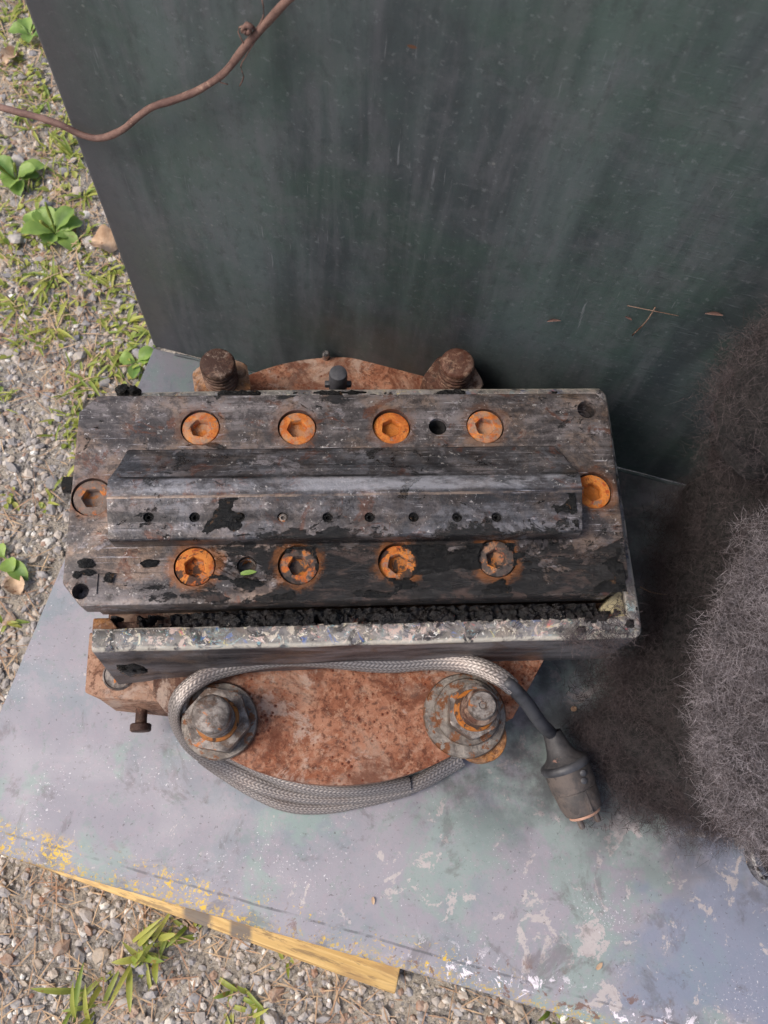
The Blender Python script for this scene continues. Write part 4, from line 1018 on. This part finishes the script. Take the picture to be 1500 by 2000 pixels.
# ================================================================== FLEECE
def fleece():
    e = empty('fluffy_fleece', P(1400, 1300, 0), 'dark grey brown fluffy fleece heaped on the right side of the base plate', 'fleece')
    dark = [(1900, 800, .18, .08), (1900, 1050, .18, .08), (1562, 722, Q(1562, 722, .045).z, .036), (1620, 760, Q(1620, 760, .06).z, .050), (1515, 785, Q(1515, 785, .045).z, .036), (1480, 850, Q(1480, 850, .04).z, .030), (1520, 770, .14, .046), (1500, 850, .11, .044), (1490, 930, .08, .046), (1510, 1010, .08, .05), (1400, 985, .02, .032), (1370, 1020, .01, .024), (1465, 1060, .05, .045), (1390, 1055, .012, .030),  # first two lumps are unseen, added off frame to block sky from the right
            (1360, 1130, .012, .028), (1430, 1150, .04, .045), (1340, 1210, .01, .028), (1400, 1250, .03, .045), (1310, 1290, .008, .028), (1260, 1370, .004, .024), (1330, 1370, .016, .036), (1395, 1400, .03, .045),
            (1190, 1425, .004, .018), (1250, 1450, .006, .025), (1310, 1470, .01, .032), (1385, 1510, .015, .035), (1215, 1500, .002, .017), (1290, 1545, .002, .018), (1440, 1560, .01, .030), (1500, 1590, .012, .026), (1600, 1530, .04, .055), (1600, 900, .1, .07), (1600, 1200, .06, .08), (1620, 1400, .06, .08)]
    light = [(1560, 1120, .15, .040), (1530, 1200, .145, .036), (1500, 1275, .14, .036), (1475, 1350, .13, .036), (1440, 1425, .11, .030), (1500, 1420, .13, .040), (1475, 1500, .10, .036), (1540, 1510, .11, .05), (1570, 1330, .14, .05), (1510, 1555, .06, .034), (1590, 1450, .12, .05)]  # lit top of the heap, its brightness put into paler grey fibres
    allb = [(P(a, b, z), r) for a, b, z, r in dark + light]
    def lumpf(c, d, r): return r * (1 + .22 * mnoise.fractal((c + d * r) * 34, 1, 2, 4))
    def core(lst, mat):
        V, F = [], []
        for a, b, z, r in lst:
            c = P(a, b, z); bm = bmesh.new(); bmesh.ops.create_icosphere(bm, subdivisions=4, radius=1); k0 = len(V)
            for q in bm.verts: V.append(c + q.co * (lumpf(c, q.co, r) * .84))
            for q in V[k0:]: q.z = max(q.z, .0006)
            # keep behind the panel line
            for q in V[k0:]:
                d = (q - PA).dot(EY)
                if d > -.002: q -= EY * (d + .002)
            F += [tuple(x.index + k0 for x in g.verts) for g in bm.faces]; bm.free()
        return part_mesh('core', V, F, None, mat, e)
    core(dark, MT['fdc']); core(light, MT['flc'])
    c0 = Vector((0, 0, CAMH))
    def fibres(lst, n, mat, ln, name='fibres', wd=.00011, curl=1.0, lo=.80, hi=1.08):
        ar = np.array([r * r for *_, r in lst]); ar /= ar.sum(); V = []; T = []; m = 0
        ch = rng.choice(len(lst), n, p=ar); seg = 4
        for k in range(n):
            a, b, z, r = lst[ch[k]]; c = P(a, b, z); d = Vector(rng.normal(size=3)); d.normalize()
            if d.z < -.35: d.z = -d.z
            p = c + d * (lumpf(c, d, r) * random.uniform(lo, hi))
            if p.z < .001: continue
            if (p - PA).dot(EY) > -.002: continue
            if (p - c0).normalized().dot(d) > .35: continue
            if any((p - cc).length < rr * .66 for cc, rr in allb): continue
            cl = .5 + .9 * mnoise.noise(p * 75)
            dirv = (d * random.uniform(-.1, .6) + Vector(rng.normal(size=3)) * .75).normalized(); cv = Vector(rng.normal(size=3)) * curl
            l_ = ln * random.uniform(.5, 1.5) / seg; s_ = dirv.cross(c0 - p).normalized() * wd * random.uniform(.6, 1.4); t0 = min(1, max(0, random.random() * .55 + cl * .45))
            for i in range(seg + 1):
                w2 = s_ * (1 - .7 * i / seg); V += [p - w2, p + w2]; T += [t0, t0]
                dirv = (dirv + cv * .55).normalized(); p = p + dirv * l_
                if p.z < .0006: p.z = .0006
            m += 1
        F = []
        for k in range(m):
            o_ = k * (seg + 1) * 2
            for i in range(seg): F.append((o_ + i * 2, o_ + i * 2 + 1, o_ + i * 2 + 3, o_ + i * 2 + 2))
        tag(part_mesh(name, V, F, T, mat, e, True), kind='stuff')
    fibres(dark, 150000, MT['fd'], .008, wd=.00009, curl=1.6)
    wisp = [(1160, 1440, .005, .020), (1200, 1395, .006, .026), (1190, 1500, .003, .020), (1235, 1340, .006, .024), (1270, 1275, .006, .026), (1285, 1190, .005, .022), (1295, 1110, .005, .022), (1310, 1030, .004, .020),
            (1240, 1550, .002, .020), (1310, 1580, .003, .024), (1380, 1600, .004, .022), (1130, 1425, .003, .014), (1200, 1300, .006, .018), (1400, 1560, .01, .03), (1340, 980, .003, .018), (1450, 1010, .04, .03), (1410, 800, Q(1410, 800, .03).z, .020), (1400, 900, .08, .022), (1470, 690, Q(1470, 690, .03).z, .016), (1430, 750, Q(1420, 740, .03).z, .018), (1120, 1245, .1365, .009), (1180, 1262, .1365, .010)]
    fibres(wisp, 42000, MT['fd'], .009, name='wisps', wd=.00008, curl=1.6, lo=.1, hi=1.25)
    fibres(light, 80000, MT['fl'], .008, wd=.00008, curl=1.6, hi=1.15); fibres(light, 50000, MT['fd'], .009, wd=.00009, curl=1.6, hi=1.12)
    # thin lint spreading over plate and rim corner
    V, F, T = [], [], []; seg = 4; k = 0
    while k < 14000:
        px, py = random.gauss(1270, 95), random.gauss(1300, 150)
        if not (1090 < px < 1500 and 960 < py < 1620): continue
        den = sm_(1050, 1330, px + .12 * (py - 1200)) if py > 1250 else sm_(1235, 1340, px)
        if 1180 < py < 1290 and px < 1260: den = .12 * sm_(1080, 1200, px)
        if random.random() > den * (.5 + .8 * abs(fbm(px, py, .02))): continue
        zz = .1362 if (py < 1262 and px < 1245) else .0008
        if zz > .1 and px < 1100: continue
        p = P(px, py, zz + (random.random() ** 2) * (.012 if zz < .1 else .003)); dv = Vector((random.gauss(0, 1), random.gauss(0, 1), random.gauss(0, .3))).normalized(); cv = Vector(rng.normal(size=3)); cv.z *= .3
        s_ = dv.cross(Vector((0, 0, 1))).normalized() * .00014; o_ = len(V); t0 = random.random()
        for i in range(seg + 1):
            V += [p - s_, p + s_]; T += [t0, t0]; dv = (dv + cv * .5).normalized(); p = p + dv * .0018
        for i in range(seg): F.append((o_ + i * 2, o_ + i * 2 + 1, o_ + i * 2 + 3, o_ + i * 2 + 2))
        k += 1
    o = part_mesh('lint', V, F, T, MT['fd'], None); tag(o, 'thin dark lint shed on the base plate around the fleece', 'lint', kind='stuff')
fleece()

# ================================================================== SMALL THINGS
def fitting():
    c = P(1512, 1672, .0); e = empty('metal_fitting', c, 'shiny round metal fitting at the right edge under the grey fleece', 'metal fitting')
    vv, ff = lathe([(.022, .0005), (.022, .010), (.0205, .012), (.0165, .012), (.0155, .0105), (.0155, .004), (.013, .003)], 56); o = part_mesh('ring', [(a + c.x, b + c.y, d) for a, b, d in vv], ff, None, MT['bright'], e, False); smooth_by(o)
    vv, ff = lathe([(.0095, .003), (.0095, .020), (.008, .021)], 32); o = part_mesh('stem', [(a + c.x, b + c.y, d) for a, b, d in vv], ff, None, MT['bright'], e, False); smooth_by(o)
fitting()
def scrap(px, py, ln, wd, az, label, mat='dead', z=.0012, cat='leaf', name='leaf_scrap', grp='leaf scraps'):
    V, F, T = [], [], []; blade(V, F, T, Vector((0, 0, 0)), az, ln, wd, .1, .2, .5, 5, .2); o = part_mesh(name, V, F, T, MT[mat], None); o.location = P(px, py, z); tag(o, label, cat)
scrap(728, 1752, .005, .0024, -1.5, 'tiny brown seed lying alone on the mauve base plate', name='seed', cat='seed')
scrap(1458, 1685, .007, .0035, .5, 'orange wood chip beside the shiny metal fitting', name='wood_chip', cat='wood chip')
scrap(1115, 1386, .005, .004, .2, 'small rusty flake on the base plate right of the black cable', mat='straw', name='rust_flake', cat='rust flake')
scrap(1165, 1893, .006, .003, .7, 'thin dry seed husk on the base plate near its front edge', name='seed_husk', cat='seed')
v, f = tube([P(1250, 1146, .001), P(1270, 1156, .004), P(1290, 1160, .003), P(1310, 1163, .001)], .0004, 6); o = part_mesh('straw', v, f, None, MT['straw'], None); tag(o, 'single curved straw on the dark plate right of the die', 'straw')
v, f = tube([G(215, 1712) + Vector((0, 0, .004)), G(200, 1760) + Vector((0, 0, .008)), G(182, 1805) + Vector((0, 0, .003))], .0005, 6); o = part_mesh('straw', v, f, None, MT['straw'], None); tag(o, 'long pale dry stalk on the gravel below the batten thin end', 'straw')
def panel_scrap(px, py, ln, wd, a, label, name='leaf_scrap', cat='leaf'):
    p = Q(px, py, .0012); V = []; d = EX * math.cos(a) + Vector((0, 0, math.sin(a))); s = EX * -math.sin(a) + Vector((0, 0, math.cos(a)))
    F = []; n = 6
    for i in range(n + 1):
        t = i / n; w_ = wd * math.sin(math.pi * (.06 + .88 * t)) * .5
        for q in (-1, 0, 1): V.append(d * (ln * (t - .5)) + s * (w_ * q + .12 * ln * math.sin(t * 3)) - EY * (.0003 + .0006 * abs(q)))
    for i in range(n):
        for j in (0, 1): k = i * 3 + j; F.append((k, k + 1, k + 4, k + 3))
    o = part_mesh(name, V, F, None, MT['cord'], None); o.location = p; tag(o, label, cat)
panel_scrap(1082, 625, .009, .003, .5, 'little brown leaf scrap stuck low on the dark panel, left of the others')
panel_scrap(1395, 612, .010, .0035, .2, 'brown leaf scrap stuck on the panel beside the fleece')
panel_scrap(1228, 620, .005, .002, -.4, 'tiniest brown scrap on the dark panel between two larger ones')
v, f = tube([Q(1280, 600, .001), Q(1262, 628, .002), Q(1235, 655, .001)], .00045, 5); o = part_mesh('twig', v, f, None, MT['darkrust'], None); tag(o, 'thin slanting twig crossing another on the dark panel', 'twig')
v, f = tube([Q(1225, 597, .001), Q(1280, 608, .002), Q(1325, 617, .001)], .0003, 5); o = part_mesh('twig', v, f, None, MT['darkrust'], None); tag(o, 'thin nearly level hairlike twig on the dark panel', 'twig')
